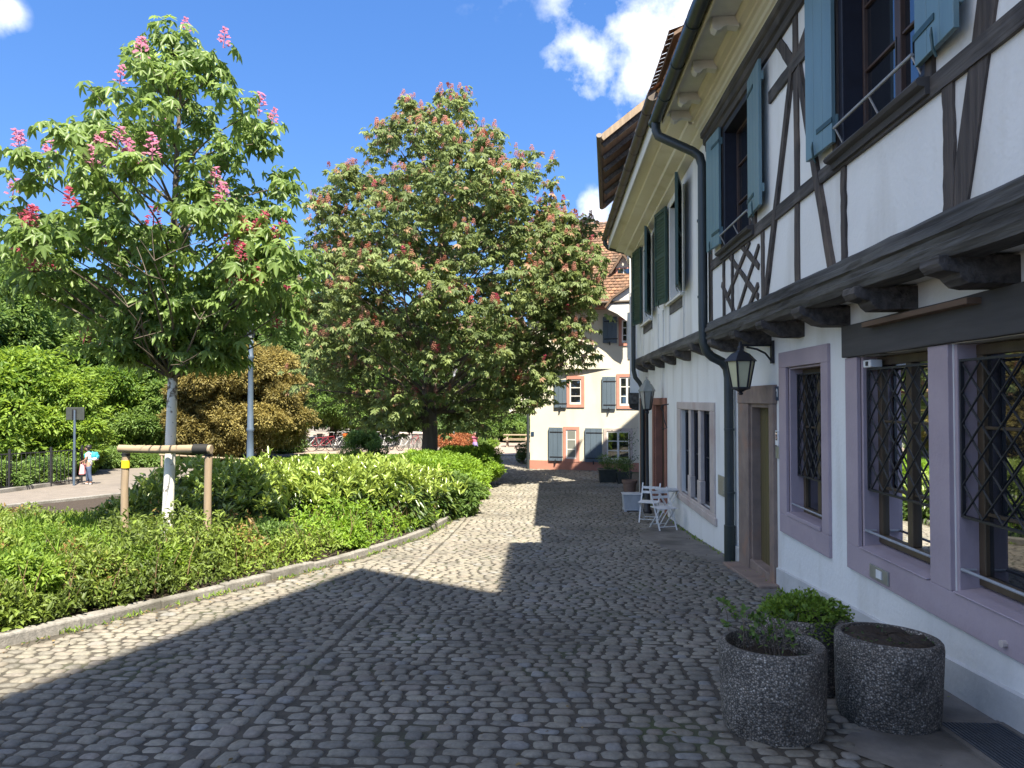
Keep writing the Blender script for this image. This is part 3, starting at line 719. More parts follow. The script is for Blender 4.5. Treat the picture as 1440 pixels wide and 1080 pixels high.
# ------------------------------------------------------------------ the half-timbered house on the right
def house_one():
    H = empty('half_timbered_house', (2.7, 6.0, G(6)))
    tag(H, 'half-timbered house with dark timbers, teal shutters and mauve barred ground-floor windows', 'house')
    XL, XU, y0, y1 = 2.70, 2.35, 1.6, 10.40
    doorz = G(9.1)+.13
    holes = [(8.65, 9.52, doorz, E(-.05)), (7.05, 8.07, E(-1.29), E(.36)), (5.11, 6.25, E(-1.265), E(.37)), (3.55, 4.85, E(-1.265), E(.37))]
    mb = MB(); holes_wall(mb, XL, y0, y1, -2.0, 2.50, holes, .26)
    wA, wB = (8.12, 9.42, E(1.98), E(3.55)), (4.48, 5.72, E(1.98), E(3.60))
    holes_wall(mb, XU, y0, y1, 2.60, 5.78, [wA, wB], .22)
    mb.quad((XU, y0, 2.485), (XU, y1, 2.485), (XL, y1, 2.485), (XL, y0, 2.485))
    for y in (y0, y1):
        mb.quad((XL, y, -2), (9, y, -2), (9, y, 6.0), (XL, y, 6.0)); mb.quad((XU, y, 2.6), (XL, y, 2.6), (XL, y, 5.9), (XU, y, 5.9))
        mb.quad((XU, y, 5.9), (9, y, 5.9), (5.8, y, 9.6))
    mb.quad((9, y0, -2), (9, y1, -2), (9, y1, 6), (9, y0, 6))
    mb.build('wall', 'plaster', H)
    # grey plinth following the slope of the street
    for a, b in ((1.6, 8.47), (10.02, 10.40)):
        n = 8; pl = MB()
        for i in range(n):
            p, q = a+(b-a)*i/n, a+(b-a)*(i+1)/n
            pl.hexa([(2.676, p, -1.9), (2.676, q, -1.9), (2.72, q, -1.9), (2.72, p, -1.9), (2.676, p, G(p)+.23), (2.676, q, G(q)+.23), (2.72, q, G(q)+.25), (2.72, p, G(p)+.25)])
        pl.build('plinth', 'plaster_low', H)
    # mauve surround of the paired windows
    s = MB(); F = 2.668
    s.box(F, 2.73, 3.20, 6.49, E(-1.485), E(-1.265))
    s.box(F, 2.73, 6.25, 6.49, E(-1.265), E(.368)); s.box(F, 2.73, 4.86, 5.11, E(-1.265), E(.368)); s.box(F, 2.73, 3.20, 3.55, E(-1.265), E(.368))
    for a, b in ((5.11, 6.25), (3.55, 4.85)):
        s.box(2.705, 2.90, b-.032, b+.003, E(-1.265), E(.366)); s.box(2.705, 2.90, a-.003, a+.032, E(-1.265), E(.366))
        s.hexa([(F-.012, a+.033, E(-1.262)), (2.92, a+.033, E(-1.262)), (2.92, b-.033, E(-1.262)), (F-.012, b-.033, E(-1.262)),
                (F-.012, a+.033, E(-1.252)), (2.92, a+.033, E(-1.215)), (2.92, b-.033, E(-1.215)), (F-.012, b-.033, E(-1.252))])
    s.build('window_surround', 'purple', H, bevel=.006)
    for k, (a, b) in enumerate(((5.11, 6.25), (3.55, 4.85))):
        w = casement(H, 2.825, a+.035, b-.035, E(-1.21), E(.36), 'win_wood', 1, (.30, .655), .07)
        lattice(w, 2.745 if k == 0 else 2.725, a+.05, b-.05, E(-.76), E(.255), .20, .20)
        r = MB(); z = E(-1.11); r.tube([(2.715, a+.04, z), (2.715, b-.04, z)], .011, 8); r.tube([(2.715, b-.05, z), (2.80, b-.05, z)], .009, 6); r.build('guard_rod', 'rod', w)
    # third, smaller mauve window
    s = MB(); ring(s, F, 2.73, 6.89, 8.31, E(-1.50), E(.535), .17, .24, .215, .175)
    s.box(2.705, 2.90, 8.035, 8.073, E(-1.285), E(.358)); s.box(2.705, 2.90, 7.047, 7.085, E(-1.285), E(.358)); s.box(F-.01, 2.92, 7.086, 8.034, E(-1.284), E(-1.24))
    s.box(2.705, 2.90, 7.086, 8.034, E(.335), E(.358))
    s.build('window_surround', 'purple', H, bevel=.006)
    w = casement(H, 2.84, 7.09, 8.03, E(-1.24), E(.33), 'win_wood', 1, (.6,), .06)
    lattice(w, 2.79, 7.10, 8.02, E(-.83), E(.275), .165, .21)
    r = MB(); r.tube([(2.72, 7.08, E(-1.15)), (2.72, 8.04, E(-1.15))], .010, 8); r.build('guard_rod', 'rod', w)
    # lintel beam over the paired windows
    l = MB(); sweep_y(l, [(2.645, E(.372)), (2.645, E(.655)), (2.80, E(.655)), (2.80, E(.372))], 1.7, 6.50, 14, .003); l.build('lintel_beam', 'lintel', H, bevel=.008)
    p = MB(); p.box(2.56, 2.66, 4.45, 5.9, E(.585), E(.625)); p.build('ledge_board', 'plank', H, bevel=.005)
    # door with sandstone frame
    s = MB(); f = 2.655
    s.box(f, 2.74, 9.52, 10.0, G(9.8)-.05, E(-.05)); s.box(f, 2.74, 8.48, 8.65, G(8.5)-.05, E(-.05)); s.box(f-.01, 2.74, 8.46, 10.0, E(-.05), E(.175))
    s.box(2.69, 2.90, 9.47, 9.523, doorz, E(-.05)); s.box(2.70, 2.90, 8.647, 8.68, doorz, E(-.06)); s.box(2.69, 2.90, 8.68, 9.47, E(-.10), E(-.048))
    s.build('door_surround', 'brownstone', H, bevel=.008)
    st = MB(); st.hexa([(2.44, 8.35, G(8.4)-.1), (2.96, 8.35, G(8.4)-.1), (2.96, 10.05, G(10)-.1), (2.44, 10.05, G(10)-.1), (2.44, 8.35, G(8.4)+.045), (2.96, 8.35, G(8.4)+.06), (2.96, 10.05, G(10)+.06), (2.44, 10.05, G(10)+.045)])
    st.box(2.668, 2.97, 8.652, 9.518, G(9)-.1, doorz+.015); st.build('doorstep', 'brownstone', H, bevel=.012)
    d = MB(); n = 7
    for i in range(n): d.box(2.80, 2.84, 8.68+i*.79/n+.002, 8.68+(i+1)*.79/n-.002, doorz+.012, E(-.10))
    d.box(2.81, 2.86, 8.66, 9.49, doorz+.005, E(-.07)); d = d.build('door', 'door_olive', H, bevel=.004)
    h = MB(); h.tube([(2.80, 8.76, G(9)+1.08), (2.745, 8.76, G(9)+1.08), (2.745, 8.87, G(9)+1.08)], .010, 8); h.box(2.793, 2.799, 8.73, 8.79, G(9)+.98, G(9)+1.15); h.build('handle', 'steel', d)
    # number plate, intercom, letter slot, camera box, wall plugs
    q = MB(); q.box(2.682, 2.697, 8.325, 8.465, E(-.01), E(.155)); q = q.build('number_plate', 'enamel', H, bevel=.004)
    nb = MB(); nb.box(2.6785, 2.6815, 8.388, 8.408, E(.03), E(.125)); nb.bar((2.680, 8.408, E(.124)), (2.680, 8.432, E(.098)), .003, .018); nb.build('numeral', 'white', q)
    ic = MB(); ic.box(2.665, 2.698, 8.33, 8.44, E(-.53), E(-.36)); ic = ic.build('intercom', 'white', H, bevel=.006)
    t = MB(); t.box(2.660, 2.666, 8.36, 8.41, E(-.47), E(-.37)); t.build('intercom_screen', 'glass', ic)
    bp = MB(); bp.box(2.672, 2.698, 8.335, 8.455, E(-.68), E(-.545)); bp.build('bell_plate', 'steel', H, bevel=.004)
    ls = MB(); ls.box(2.655, 2.669, 5.70, 6.02, E(-1.455), E(-1.345)); ls = ls.build('letter_slot', 'steel', H, bevel=.005)
    t = MB(); t.box(2.648, 2.656, 5.80, 5.89, E(-1.43), E(-1.365)); t.build('label_card', 'white', ls)
    cb = MB(); cb.box(2.70, 2.80, 6.06, 6.2, E(.27), E(.335)); cb = cb.build('camera_box', 'white', H, bevel=.008)
    t = MB(); t.box(2.694, 2.702, 6.10, 6.14, E(.285), E(.32)); t.build('lens', 'iron', cb)
    pg = MB(); pg.tube([(2.64, 4.30, E(-1.42)), (2.67, 4.30, E(-1.42))], .022, 10); pg.build('wall_knob', 'palestone', H)
    # jetty: moulded beam and carved brackets
    b = MB(); sweep_y(b, [(2.50, 2.735), (2.315, 2.735), (2.285, 2.705), (2.280, 2.665), (2.255, 2.655), (2.250, 2.60), (2.275, 2.585), (2.280, 2.545), (2.262, 2.535), (2.268, 2.500), (2.30, 2.455), (2.50, 2.455)], 1.6, 10.36, 40, .003)
    b.build('jetty_beam', 'beam', H)
    for y in (2.2, 3.2, 4.27, 5.39, 6.54, 7.66, 8.75, 9.95):
        k = MB(); big = y < 5.8
        prof = [(2.75, 2.47), (2.245, 2.47), (2.242, 2.42), (2.27, 2.385), (2.33, 2.372), (2.36, 2.365), (2.375, 2.335), (2.41, 2.305), (2.47, 2.30), (2.75, 2.30)] if big else \
               [(2.75, 2.47), (2.252, 2.47), (2.25, 2.425), (2.275, 2.39), (2.33, 2.375), (2.37, 2.35), (2.43, 2.315), (2.52, 2.30), (2.75, 2.30)]
        sweep_y(k, prof, y-.105, y+.105, 3, .003); k.build('bracket', 'oak_h', H, bevel=.006)
    # timbers of the upper wall, laid out on the wall plane
    X = XU; FR = X-.012
    Pp = lambda px, py: onX(px, py, FR)
    top = E(3.62)
    def up(y, w, z0=2.73, z1=top, n='timber_post'): timber(H, n, FR, [(y, z0), (y+rng.normal()*.01, (z0+z1)/2), (y, z1)], w, 'oak_v')
    up(10.22, .20); up(7.78, .095, z1=E(1.86)); up(Pp(1119, 200)[0], .115); up(5.68, .085, z1=E(1.86)); up(4.22, .105, z1=E(1.86)); up(3.46, .12); up(2.4, .1)
    up(9.52, .075, z0=E(1.9)); up(8.03, .075, z0=E(1.9)); up(5.81, .08, z0=E(1.9)); up(4.40, .08, z0=E(1.9))
    def rail(y0, y1, z, w): timber(H, 'timber_rail', FR, [(y0, z), (y1, z)], w, 'oak_h', seg=12)
    rail(1.7, 10.12, E(1.885), .125)
    rail(5.85, 7.48, E(3.15), .125); rail(1.7, 4.0, E(3.15), .125)
    def brace(a, b, w): timber(H, 'timber_brace', FR, [Pp(*a), Pp(*b)], w, 'oak_v')
    brace((1115, 95), (1077, 420), .085); brace((1124, 95), (1174, 396), .10); brace((1117, 94), (1093, 58), .12); brace((1121, 80), (1146, 8), .12)
    brace((1392, -30), (1346, 300), .17); brace((1330, 330), (1240, 560), .0001) if False else None
    # lattice of crossing bars under the far window
    for a, b in (((1022, 355), (1066, 418)), ((1036, 338), (1067, 375)), ((1015, 400), (1036, 448))): brace(a, b, .07)
    for a, b in (((1067, 345), (1037, 440)), ((1054, 340), (1022, 420)), ((1066, 400), (1053, 432))): brace(a, b, .06)
    up(9.45, .07, z1=E(1.84)); up(9.02, .06, z1=E(1.84))
    # upper windows
    for (a, b, c, d) in (wA, wB):
        ca = MB(); ring(ca, XU-.016, XU+.15, a-.02, b+.02, c-.01, d+.03, .075, .075, .03, .08); ca.build('window_casing', 'win_navy', H, bevel=.005)
        w = casement(H, XU+.14, a+.02, b-.02, c+.02, d-.02, 'win_brown', 1, (.36, .68), .06, handle=True)
        sl = MB(); sweep_y(sl, [(XU+.05, c-.015), (XU-.10, c-.03), (XU-.115, c-.05), (XU-.10, c-.075), (XU-.06, c-.085), (XU-.055, c-.13), (XU+.05, c-.13)], a-.10, b+.10, 4, .002); sl.build('window_sill', 'lintel', H)
        r = MB(); z = c+.17; r.tube([(XU-.07, a+.02, z), (XU-.07, b-.02, z)], .012, 8)
        for y in (a+.03, b-.03, (a+b)/2): r.tube([(XU-.07, y, z), (XU+.02, y, c-.01)], .008, 6)
        r.build('guard_rod', 'rod', w)
        for yh, sg in ((b+.02, 1), (a-.02, -1)):
            shutter(H, XU-.035, yh, .56 if yh > 7 else .48, E(2.05), E(3.60 if yh > 7 else 3.68), R(4), sg, 'shutter_teal')
    # wall plate and cornice
    wp = MB(); sweep_y(wp, [(2.36, 5.24), (2.315, 5.24), (2.31, 5.32), (2.28, 5.34), (2.275, 5.42), (2.245, 5.44), (2.24, 5.50), (2.36, 5.50)], 1.6, 10.38, 12, .002); wp.build('wall_plate', 'oak_h', H)
    co = MB(); sweep_y(co, [(2.36, 5.501), (2.255, 5.501), (2.250, 5.535), (2.225, 5.545), (2.215, 5.585), (2.185, 5.60), (2.175, 5.645), (2.14, 5.655), (2.135, 5.69), (2.075, 5.71), (2.05, 5.765), (2.045, 5.80), (2.36, 5.80)], 1.6, 10.42); co.build('cornice', 'cream', H)
    so = MB(); so.box(1.735, 2.043, 1.6, 10.42, 5.79, 5.815); so.build('soffit', 'whitewood', H)
    for y in (1.9, 2.85, 3.8, 4.8, 5.8, 6.78, 7.76, 8.76, 9.68, 10.28):
        k = MB(); sweep_y(k, [(2.09, 5.79), (1.80, 5.79), (1.795, 5.70), (1.81, 5.655), (1.85, 5.63), (1.89, 5.64), (1.92, 5.675), (1.97, 5.69), (2.09, 5.67)], y-.06, y+.06); k.build('rafter_foot', 'whitewood', H, bevel=.008)
    fa = MB(); fa.box(1.705, 1.733, 1.6, 10.48, 5.70, 5.86); fa.build('fascia', 'cream', H, bevel=.004)
    g = MB(); g.tube([(1.615, 1.5, 5.80), (1.615, 10.55, 5.76)], .082, 14)
    for y in np.arange(2.2, 10.6, .93): g.tube([(1.615, y, 5.797-(y-1.5)*.0044), (1.615, y+.035, 5.797-(y-1.5)*.0044)], .090, 14)
    g.build('gutter', 'gutter_green', H, smooth=True)
    # roof
    tile_roof('roof', (1.62, 1.4, 5.87), (1.62, 10.5, 5.87), (4.2, 0, 4.3), H)
    rb = MB(); rb.quad((9.9, 1.4, 5.9), (9.9, 10.5, 5.9), (5.8, 10.5, 10.15), (5.8, 1.4, 10.15)); rb.quad((1.66, 1.4, 5.86), (1.66, 10.5, 5.86), (5.8, 10.5, 10.12), (5.8, 1.4, 10.12)); rb.build('roof_deck', 'plank', H)
    # long shed dormer, added above the view to cast the stepped shadow on the street
    d = MB(); d.hexa([(2.25, 2.2, 6.6), (5.2, 2.2, 6.6), (5.2, 7.05, 6.6), (2.25, 7.05, 6.6), (2.25, 2.2, 8.35), (5.2, 2.2, 9.3), (5.2, 7.05, 9.3), (2.25, 7.05, 8.35)]); d = d.build('dormer', 'plank', H)
    tile_roof('dormer_roof', (1.72, 2.0, 8.42), (1.72, 7.2, 8.42), (4.0, 0, 1.35), d)
    q = MB(); q.hexa([(1.74, 2.0, 8.30), (5.7, 2.0, 9.64), (5.7, 7.2, 9.64), (1.74, 7.2, 8.30), (1.74, 2.0, 8.40), (5.7, 2.0, 9.74), (5.7, 7.2, 9.74), (1.74, 7.2, 8.40)]); q.build('eave_boards', 'plank', d)
    for y in (3.2, 4.7, 6.2):
        w = MB(); w.box(2.21, 2.249, y-.45, y+.45, 7.2, 8.15); w = w.build('window', 'win_white', d); g = MB(); g.box(2.20, 2.209, y-.38, y+.38, 7.27, 8.08); g.build('pane', 'glass', w)
    # rain pipe
    dp = MB(); pts = [(1.615, 10.45, 5.74), (1.615, 10.45, 5.60), (1.65, 10.43, 5.50), (1.75, 10.38, 5.43), (2.12, 10.30, 5.22), (2.21, 10.28, 5.14), (2.245, 10.27, 5.00), (2.245, 10.28, 2.75), (2.25, 10.28, 2.46), (2.29, 10.29, 2.33), (2.38, 10.30, 2.25), (2.52, 10.31, 2.18), (2.59, 10.32, 2.09), (2.61, 10.32, 1.95), (2.61, 10.32, G(10.3)+.03)]
    dp.tube(pts, .066, 14)
    for z in (4.2, 3.1, 1.2, .3): dp.tube([((2.245 if z > 2.4 else 2.61), 10.30, z), ((2.245 if z > 2.4 else 2.61), 10.30, z+.03)], .074, 14)
    dp = dp.build('rain_pipe', 'pipe_grey', H, smooth=True)
    bt = MB(); bt.tube([(2.61, 10.32, G(10.3)), (2.61, 10.32, G(10.3)+.52)], .078, 14); bt.build('pipe_shoe', 'gutter_green', dp, smooth=True)
    cp = MB(); cp.tube([(2.685, 10.12, -1.0), (2.685, 10.12, 1.75)], .012, 6); cp.build('cable', 'whitewood', H)
    return H
house_one()

def wall_lantern():
    L = empty('wall_lantern', (2.70, 8.57, 2.2)); tag(L, 'black six-sided wall lantern with yellowed glass on a curved bracket above the olive door', 'lantern')
    c = (2.31, 8.57)
    b = MB(); b.box(2.665, 2.697, 8.535, 8.605, E(.43), E(.70)); b.tube([(2.67, 8.57, E(.645)), (2.31, 8.57, E(.645))], .013, 8)
    b.tube([(2.67, 8.57, E(.46)), (2.60, 8.57, E(.55)), (2.50, 8.57, E(.60)), (2.38, 8.57, E(.625))], .012, 8); b.build('bracket', 'iron', L, smooth=True)
    r = MB(); r.lathe([(.195, E(.455)), (.185, E(.47)), (.11, E(.545)), (.05, E(.575)), (.036, E(.59)), (.036, E(.62)), (.022, E(.64)), (.02, E(.69))], (c[0], c[1], 0), 6); r.build('roof', 'iron', L)
    g = MB(); g.lathe([(.098, E(.145)), (.158, E(.45))], (c[0], c[1], 0), 6); g.build('glass', 'lamp_glass', L)
    f = MB()
    for k in range(6):
        t = 2*math.pi*k/6; f.bar((c[0]+.102*math.cos(t), c[1]+.102*math.sin(t), E(.14)), (c[0]+.163*math.cos(t), c[1]+.163*math.sin(t), E(.46)), .018, .018)
    f.lathe([(.02, E(.055)), (.03, E(.075)), (.02, E(.09)), (.055, E(.11)), (.115, E(.13)), (.115, E(.15))], (c[0], c[1], 0), 6); f.build('cage', 'iron', L)
wall_lantern()

# ------------------------------------------------------------------ the second, plainer house
def house_two():
    H = empty('white_jettied_house', (2.7, 15, G(15)))
    tag(H, 'white jettied house with dark green louvred shutters and cream boxed eave', 'house')
    XL, XU, y0, y1, y2 = 2.70, 2.45, 10.42, 19.3, 20.9
    wT = (11.85, 14.35, E(-1.82), E(-.19)); dz = G(17)+.1
    dr, dr2 = (16.25, 17.85, dz, E(-.13)), (19.25, 20.2, G(19.7)+.1, E(-.13))
    holes = [wT, dr, dr2]
    mb = MB(); holes_wall(mb, XL, y0, y2, -2.2, 2.70, holes, .24)
    w1, w2 = (12.78, 14.08, E(1.93), E(3.78)), (16.5, 17.9, E(1.90), E(3.72))
    holes_wall(mb, XU, y0, y1, 2.62, 5.8, [w1, w2], .20)
    mb.quad((XU, y0, 2.56), (XU, y1, 2.56), (XL, y1, 2.56), (XL, y0, 2.56))
    for y in (y0, y1):
        mb.quad((XL, y, -2.2), (9, y, -2.2), (9, y, 6.2), (XL, y, 6.2)); mb.quad((XU, y, 2.6), (XL, y, 2.6), (XL, y, 5.9), (XU, y, 5.9)); mb.quad((XU, y, 5.9), (9, y, 5.9), (6, y, 9.9))
    mb.quad((9, y0, -2), (9, y1, -2), (9, y1, 6), (9, y0, 6))
    mb.build('wall', 'plaster', H)
    # triple stone window
    s = MB(); ring(s, 2.672, 2.74, 11.5, 14.75, E(-2.0), E(-.045), .32, .38, .18, .145)
    s.box(2.655, 2.70, 11.42, 14.83, E(-2.0), E(-1.88))
    for c in (12.68, 13.52):
        s.box(2.69, 2.765, c-.10, c+.10, E(-1.42), E(-.19)); s.box(2.675, 2.77, c-.13, c+.13, E(-1.82), E(-1.42))
    s.build('window_surround', 'palestone', H, bevel=.012)
    for a, b in ((11.85, 12.58), (12.78, 13.42), (13.62, 14.35)): casement(H, 2.772, a, b, E(-1.81), E(-.2), 'win_navy', 0, (.5,), .05, 'glass_dark')
    # doors in brown and red sandstone
    for (a, b, c, d), ms, md in ((dr, 'brownstone', 'door_brown'), (dr2, 'redstone', 'door_brown')):
        s = MB(); s.box(2.66, 2.74, b, b+.22, c-.15, d); s.box(2.66, 2.74, a-.2, a, c-.15, d); s.box(2.655, 2.74, a-.2, b+.22, d, d+.17); s.box(2.70, 2.88, b-.10, b+.002, c-.15, d)
        s.build('door_surround', 'redstone', H, bevel=.012)
        q = MB(); q.box(2.86, 2.90, a, b-.1, c-.15, d)
        for k in range(2):
            for z in (c+.15, c+1.1): q.box(2.845, 2.862, a+.15+k*.65, a+.65+k*.65 if b-a > 1 else a+.3+k*.4, z, z+.8)
        q = q.build('door', md, H, bevel=.006)
        h = MB(); h.tube([(2.86, a+.1, c+1.0), (2.80, a+.1, c+1.0), (2.80, a+.2, c+1.0)], .012, 8); h.build('handle', 'steel', q)
    gp = MB(); gp.box(2.68, 2.698, 10.92, 11.28, E(-1.47), E(-1.17))
    for k in range(6): gp.box(2.676, 2.681, 10.95, 11.25, E(-1.45+k*.045), E(-1.43+k*.045))
    gp.build('vent_plate', 'steel', H)
    hk = MB(); hk.tube([(2.70, 15.85, E(-.1)), (2.56, 15.85, E(-.12)), (2.53, 15.85, E(-.2)), (2.58, 15.85, E(-.26)), (2.60, 15.85, E(-.45)), (2.66, 15.85, E(-.62)), (2.56, 15.85, E(-.66)), (2.55, 15.85, E(-.6))], .013, 7); hk.build('wrought_iron_hook', 'iron', H, smooth=True)
    # jetty
    b = MB(); sweep_y(b, [(2.6, 2.74), (2.43, 2.74), (2.41, 2.70), (2.405, 2.60), (2.43, 2.555), (2.6, 2.555)], y0+.02, y1, 24, .004); b.build('jetty_beam', 'beam', H)
    for y in (10.75, 11.95, 13.5, 15.0, 16.45, 17.9, 19.1):
        k = MB(); sweep_y(k, [(2.74, 2.57), (2.39, 2.57), (2.39, 2.52), (2.42, 2.46), (2.50, 2.42), (2.60, 2.38), (2.74, 2.36)], y-.11, y+.11, 2, .003); k.build('bracket', 'oak_h', H, bevel=.02)
    # thin painted laths and panels of the upper wall
    for y in (10.62, 11.05, 12.72, 14.15, 14.9, 15.55, 16.42, 18.0, 18.6): timber(H, 'timber_post', XU-.008, [(y, 2.74), (y, E(1.86))], .05, 'whitewood')
    for (a, b, c, d) in (w1, w2):
        w = casement(H, XU+.15, a+.03, b-.03, c+.02, d-.03, 'win_white', 1, (.35, .68), .06)
        s = MB(); ring(s, XU-.018, XU+.14, a-.07, b+.07, c-.03, d+.06, .075, .075, .04, .06); s.build('window_casing', 'whitewood', H, bevel=.005)
        s = MB(); s.box(XU-.09, XU+.05, a-.12, b+.12, c-.08, c-.031); s.build('window_sill', 'whitewood', H, bevel=.006)
        s = MB(); s.box(XU-.02, XU+.05, a-.02, b+.02, c-.26, c-.082); s.build('timber_rail', 'beam', H)
        for yh, sg in ((b+.09, 1), (a-.09, -1)): shutter(H, XU-.04, yh, .70, E(1.93), E(3.84), R(16 if sg < 0 else 9), sg, 'shutter_green', True, 'shutter_green')
    # boxed eave
    dzf = lambda y: -(y-10.7)*.022
    so = MB(); sweep_y(so, [(2.46, E(4.02)), (2.30, E(4.03)), (2.29, E(4.07)), (2.12, E(4.10)), (2.11, E(4.16)), (1.90, E(4.21)), (1.89, E(4.26)), (1.71, E(4.30)), (1.71, E(4.50)), (2.46, E(4.50))], 10.62, 19.3, 1, 0, dzf); so.build('boxed_eave', 'cream', H)
    fa = MB(); sweep_y(fa, [(1.69, E(4.26)), (1.708, E(4.26)), (1.708, E(4.56)), (1.69, E(4.56))], 10.60, 19.32, 1, 0, dzf); fa.build('fascia', 'whitewood', H)
    g = MB(); g.tube([(1.60, 10.66, E(4.57)), (1.60, 19.4, E(4.38))], .085, 14)
    for y in np.arange(11.2, 19.4, .85): g.tube([(1.60, y, E(4.57)-(y-10.66)*.0217), (1.60, y+.03, E(4.57)-(y-10.66)*.0217)], .093, 14)
    g.build('gutter', 'gutter_brown', H, smooth=True)
    tile_roof('roof', (1.60, 10.6, E(4.63)), (1.60, 19.4, E(4.44)), (4.3, 0, 4.2), H)
    rb = MB(); rb.quad((10, 10.6, 6.2), (10, 19.4, 6.1), (5.9, 19.4, 10.2), (5.9, 10.6, 10.4)); rb.quad((1.64, 10.6, E(4.60)), (1.64, 19.4, E(4.42)), (5.9, 19.4, 10.15), (5.9, 10.6, 10.35)); rb.build('roof_deck', 'plank', H)
    # dormer whose tiled roof edge shows over the gutter
    d = MB(); d.box(2.55, 5.2, 12.2, 14.2, E(4.8), E(6.35)); d = d.build('dormer', 'plank', H)
    tile_roof('dormer_roof', (2.12, 11.85, E(6.15)), (2.12, 14.6, E(6.15)), (3.0, 0, 1.9), d)
    q = MB(); q.hexa([(2.14, 11.86, E(6.08)), (5.1, 11.86, E(7.95)), (5.1, 14.58, E(7.95)), (2.14, 14.58, E(6.08)), (2.14, 11.86, E(6.14)), (5.1, 11.86, E(8.02)), (5.1, 14.58, E(8.02)), (2.14, 14.58, E(6.14))]); q.build('eave_boards', 'plank', d)
    # rain pipe at the far end
    p = MB(); p.tube([(1.60, 19.3, E(4.36)), (1.60, 19.3, E(4.22)), (1.68, 19.32, E(4.12)), (2.25, 19.40, E(3.98)), (2.36, 19.42, E(3.85)), (2.37, 19.42, E(3.6)), (2.37, 19.42, E(.80)), (2.42, 19.44, E(.60)), (2.54, 19.5, E(.46)), (2.62, 19.5, E(.30)), (2.62, 19.5, G(19.5))], .06, 12)
    p.build('rain_pipe', 'pipe_grey', H, smooth=True)
house_two()

# ------------------------------------------------------------------ the tall house whose tiled verge shows beyond
def house_three():
    H = empty('tall_tiled_house', (3, 21.6, G(21.6))); tag(H, 'taller house with dark open tiled eave and brown verge board, farthest of the row', 'house')
    YE = 22.3
    w = MB(); w.hexa([(2.76, 20.92, -2.2), (8.5, 20.92, -2.2), (8.5, YE, -2.2), (2.9, YE, -2.2), (2.76, 20.92, E(.02)), (8.5, 20.92, E(.02)), (8.5, YE, E(.02)), (2.9, YE, E(.02))])
    w.hexa([(2.45, 20.92, E(.021)), (8.5, 20.92, E(.021)), (8.5, YE, E(.021)), (2.6, YE, E(.021)), (2.45, 20.92, E(7.1)), (8.5, 20.92, E(7.1)), (8.5, YE, E(6.6)), (2.6, YE, E(6.6))])
    w.build('wall', 'plaster', H)
    b = MB(); b.hexa([(2.40, 20.88, E(-.12)), (2.8, 20.88, E(-.12)), (2.95, YE+.02, E(-.12)), (2.55, YE+.02, E(-.12)), (2.40, 20.88, E(.20)), (2.8, 20.88, E(.20)), (2.95, YE+.02, E(.20)), (2.55, YE+.02, E(.20))]); b.build('jetty_beam', 'beam', H)
    for y in (21.1, 21.7):
        x = 2.45+(y-20.92)*.112; k = MB(); sweep_y(k, [(x+.4, E(-.12)), (x-.03, E(-.12)), (x, E(-.25)), (x+.2, E(-.32)), (x+.4, E(-.34))], y-.1, y+.1); k.build('bracket', 'oak_h', H)
    for z in (E(1.2), E(4.2)):
        m = MB(); m.hexa([(2.42, 21.3, z), (2.5, 21.3, z), (2.58, 22, z), (2.50, 22, z), (2.42, 21.3, z+1.4), (2.5, 21.3, z+1.4), (2.58, 22, z+1.4), (2.50, 22, z+1.4)]); m = m.build('window', 'win_white', H)
        g = MB(); g.quad((2.417, 21.37, z+.07), (2.417, 21.37, z+1.33), (2.489, 21.93, z+1.33), (2.489, 21.93, z+.07)); g.build('pane', 'glass', m)
    a, c = Vector((1.60, 20.4, E(7.62))), Vector((1.90, 23.1, E(6.30)))
    s1 = Vector((1.85, 0, 1.46)); t1, t2 = a+s1, Vector((3.6, 22.6, E(7.75)))
    r1, r2 = Vector((6.2, 20.4, E(9.55))), Vector((6.2, 22.6, E(8.9))); q1, q2 = Vector((8.9, 20.4, E(7.6))), Vector((8.9, 22.6, E(7.0)))
    tile_roof('roof', a, c, s1, H); tile_roof('roof', t1, Vector((3.45, 22.5, E(7.85))), Vector((2.75, 0, .70)), H)
    d = MB()
    for f in ((a, c, t2, t1), (t1, t2, r2, r1), (r1, r2, q2, q1)):
        d.hexa([p+Vector((0, 0, -.10)) for p in f]+[p+Vector((0, 0, -.02)) for p in f])
    d.build('roof_deck', 'plank', H)
    for i in range(6):
        p = a.lerp(c, (i+.4)/6)+Vector((.04, 0, -.16)); r = MB(); r.bar(p, p+s1*.62, .10, .12); r.build('rafter', 'oak_h', H)
    v = MB(); v.bar(a+Vector((0, -.02, -.10)), t1+Vector((0, -.02, -.10)), .04, .18); v.build('verge_board', 'stake', H)
    g = MB(); g.tube([a+Vector((-.07, -.05, -.03)), c+Vector((-.07, .1, -.03))], .085, 12); g.build('gutter', 'gutter_brown', H, smooth=True)
    gb = MB(); gb.quad((2.45, 20.93, E(7.1)), (8.5, 20.93, E(7.1)), (8.5, 20.93, E(7.8)), (6.2, 20.93, E(9.3)), (3.5, 20.93, E(8.75))); gb.quad((2.6, YE-.01, E(6.6)), (3.6, YE-.01, E(7.5)), (6.2, YE-.01, E(8.75)), (8.5, YE-.01, E(7.1)), (8.5, YE-.01, E(6.6))); gb.build('gable', 'plaster', H)
house_three()

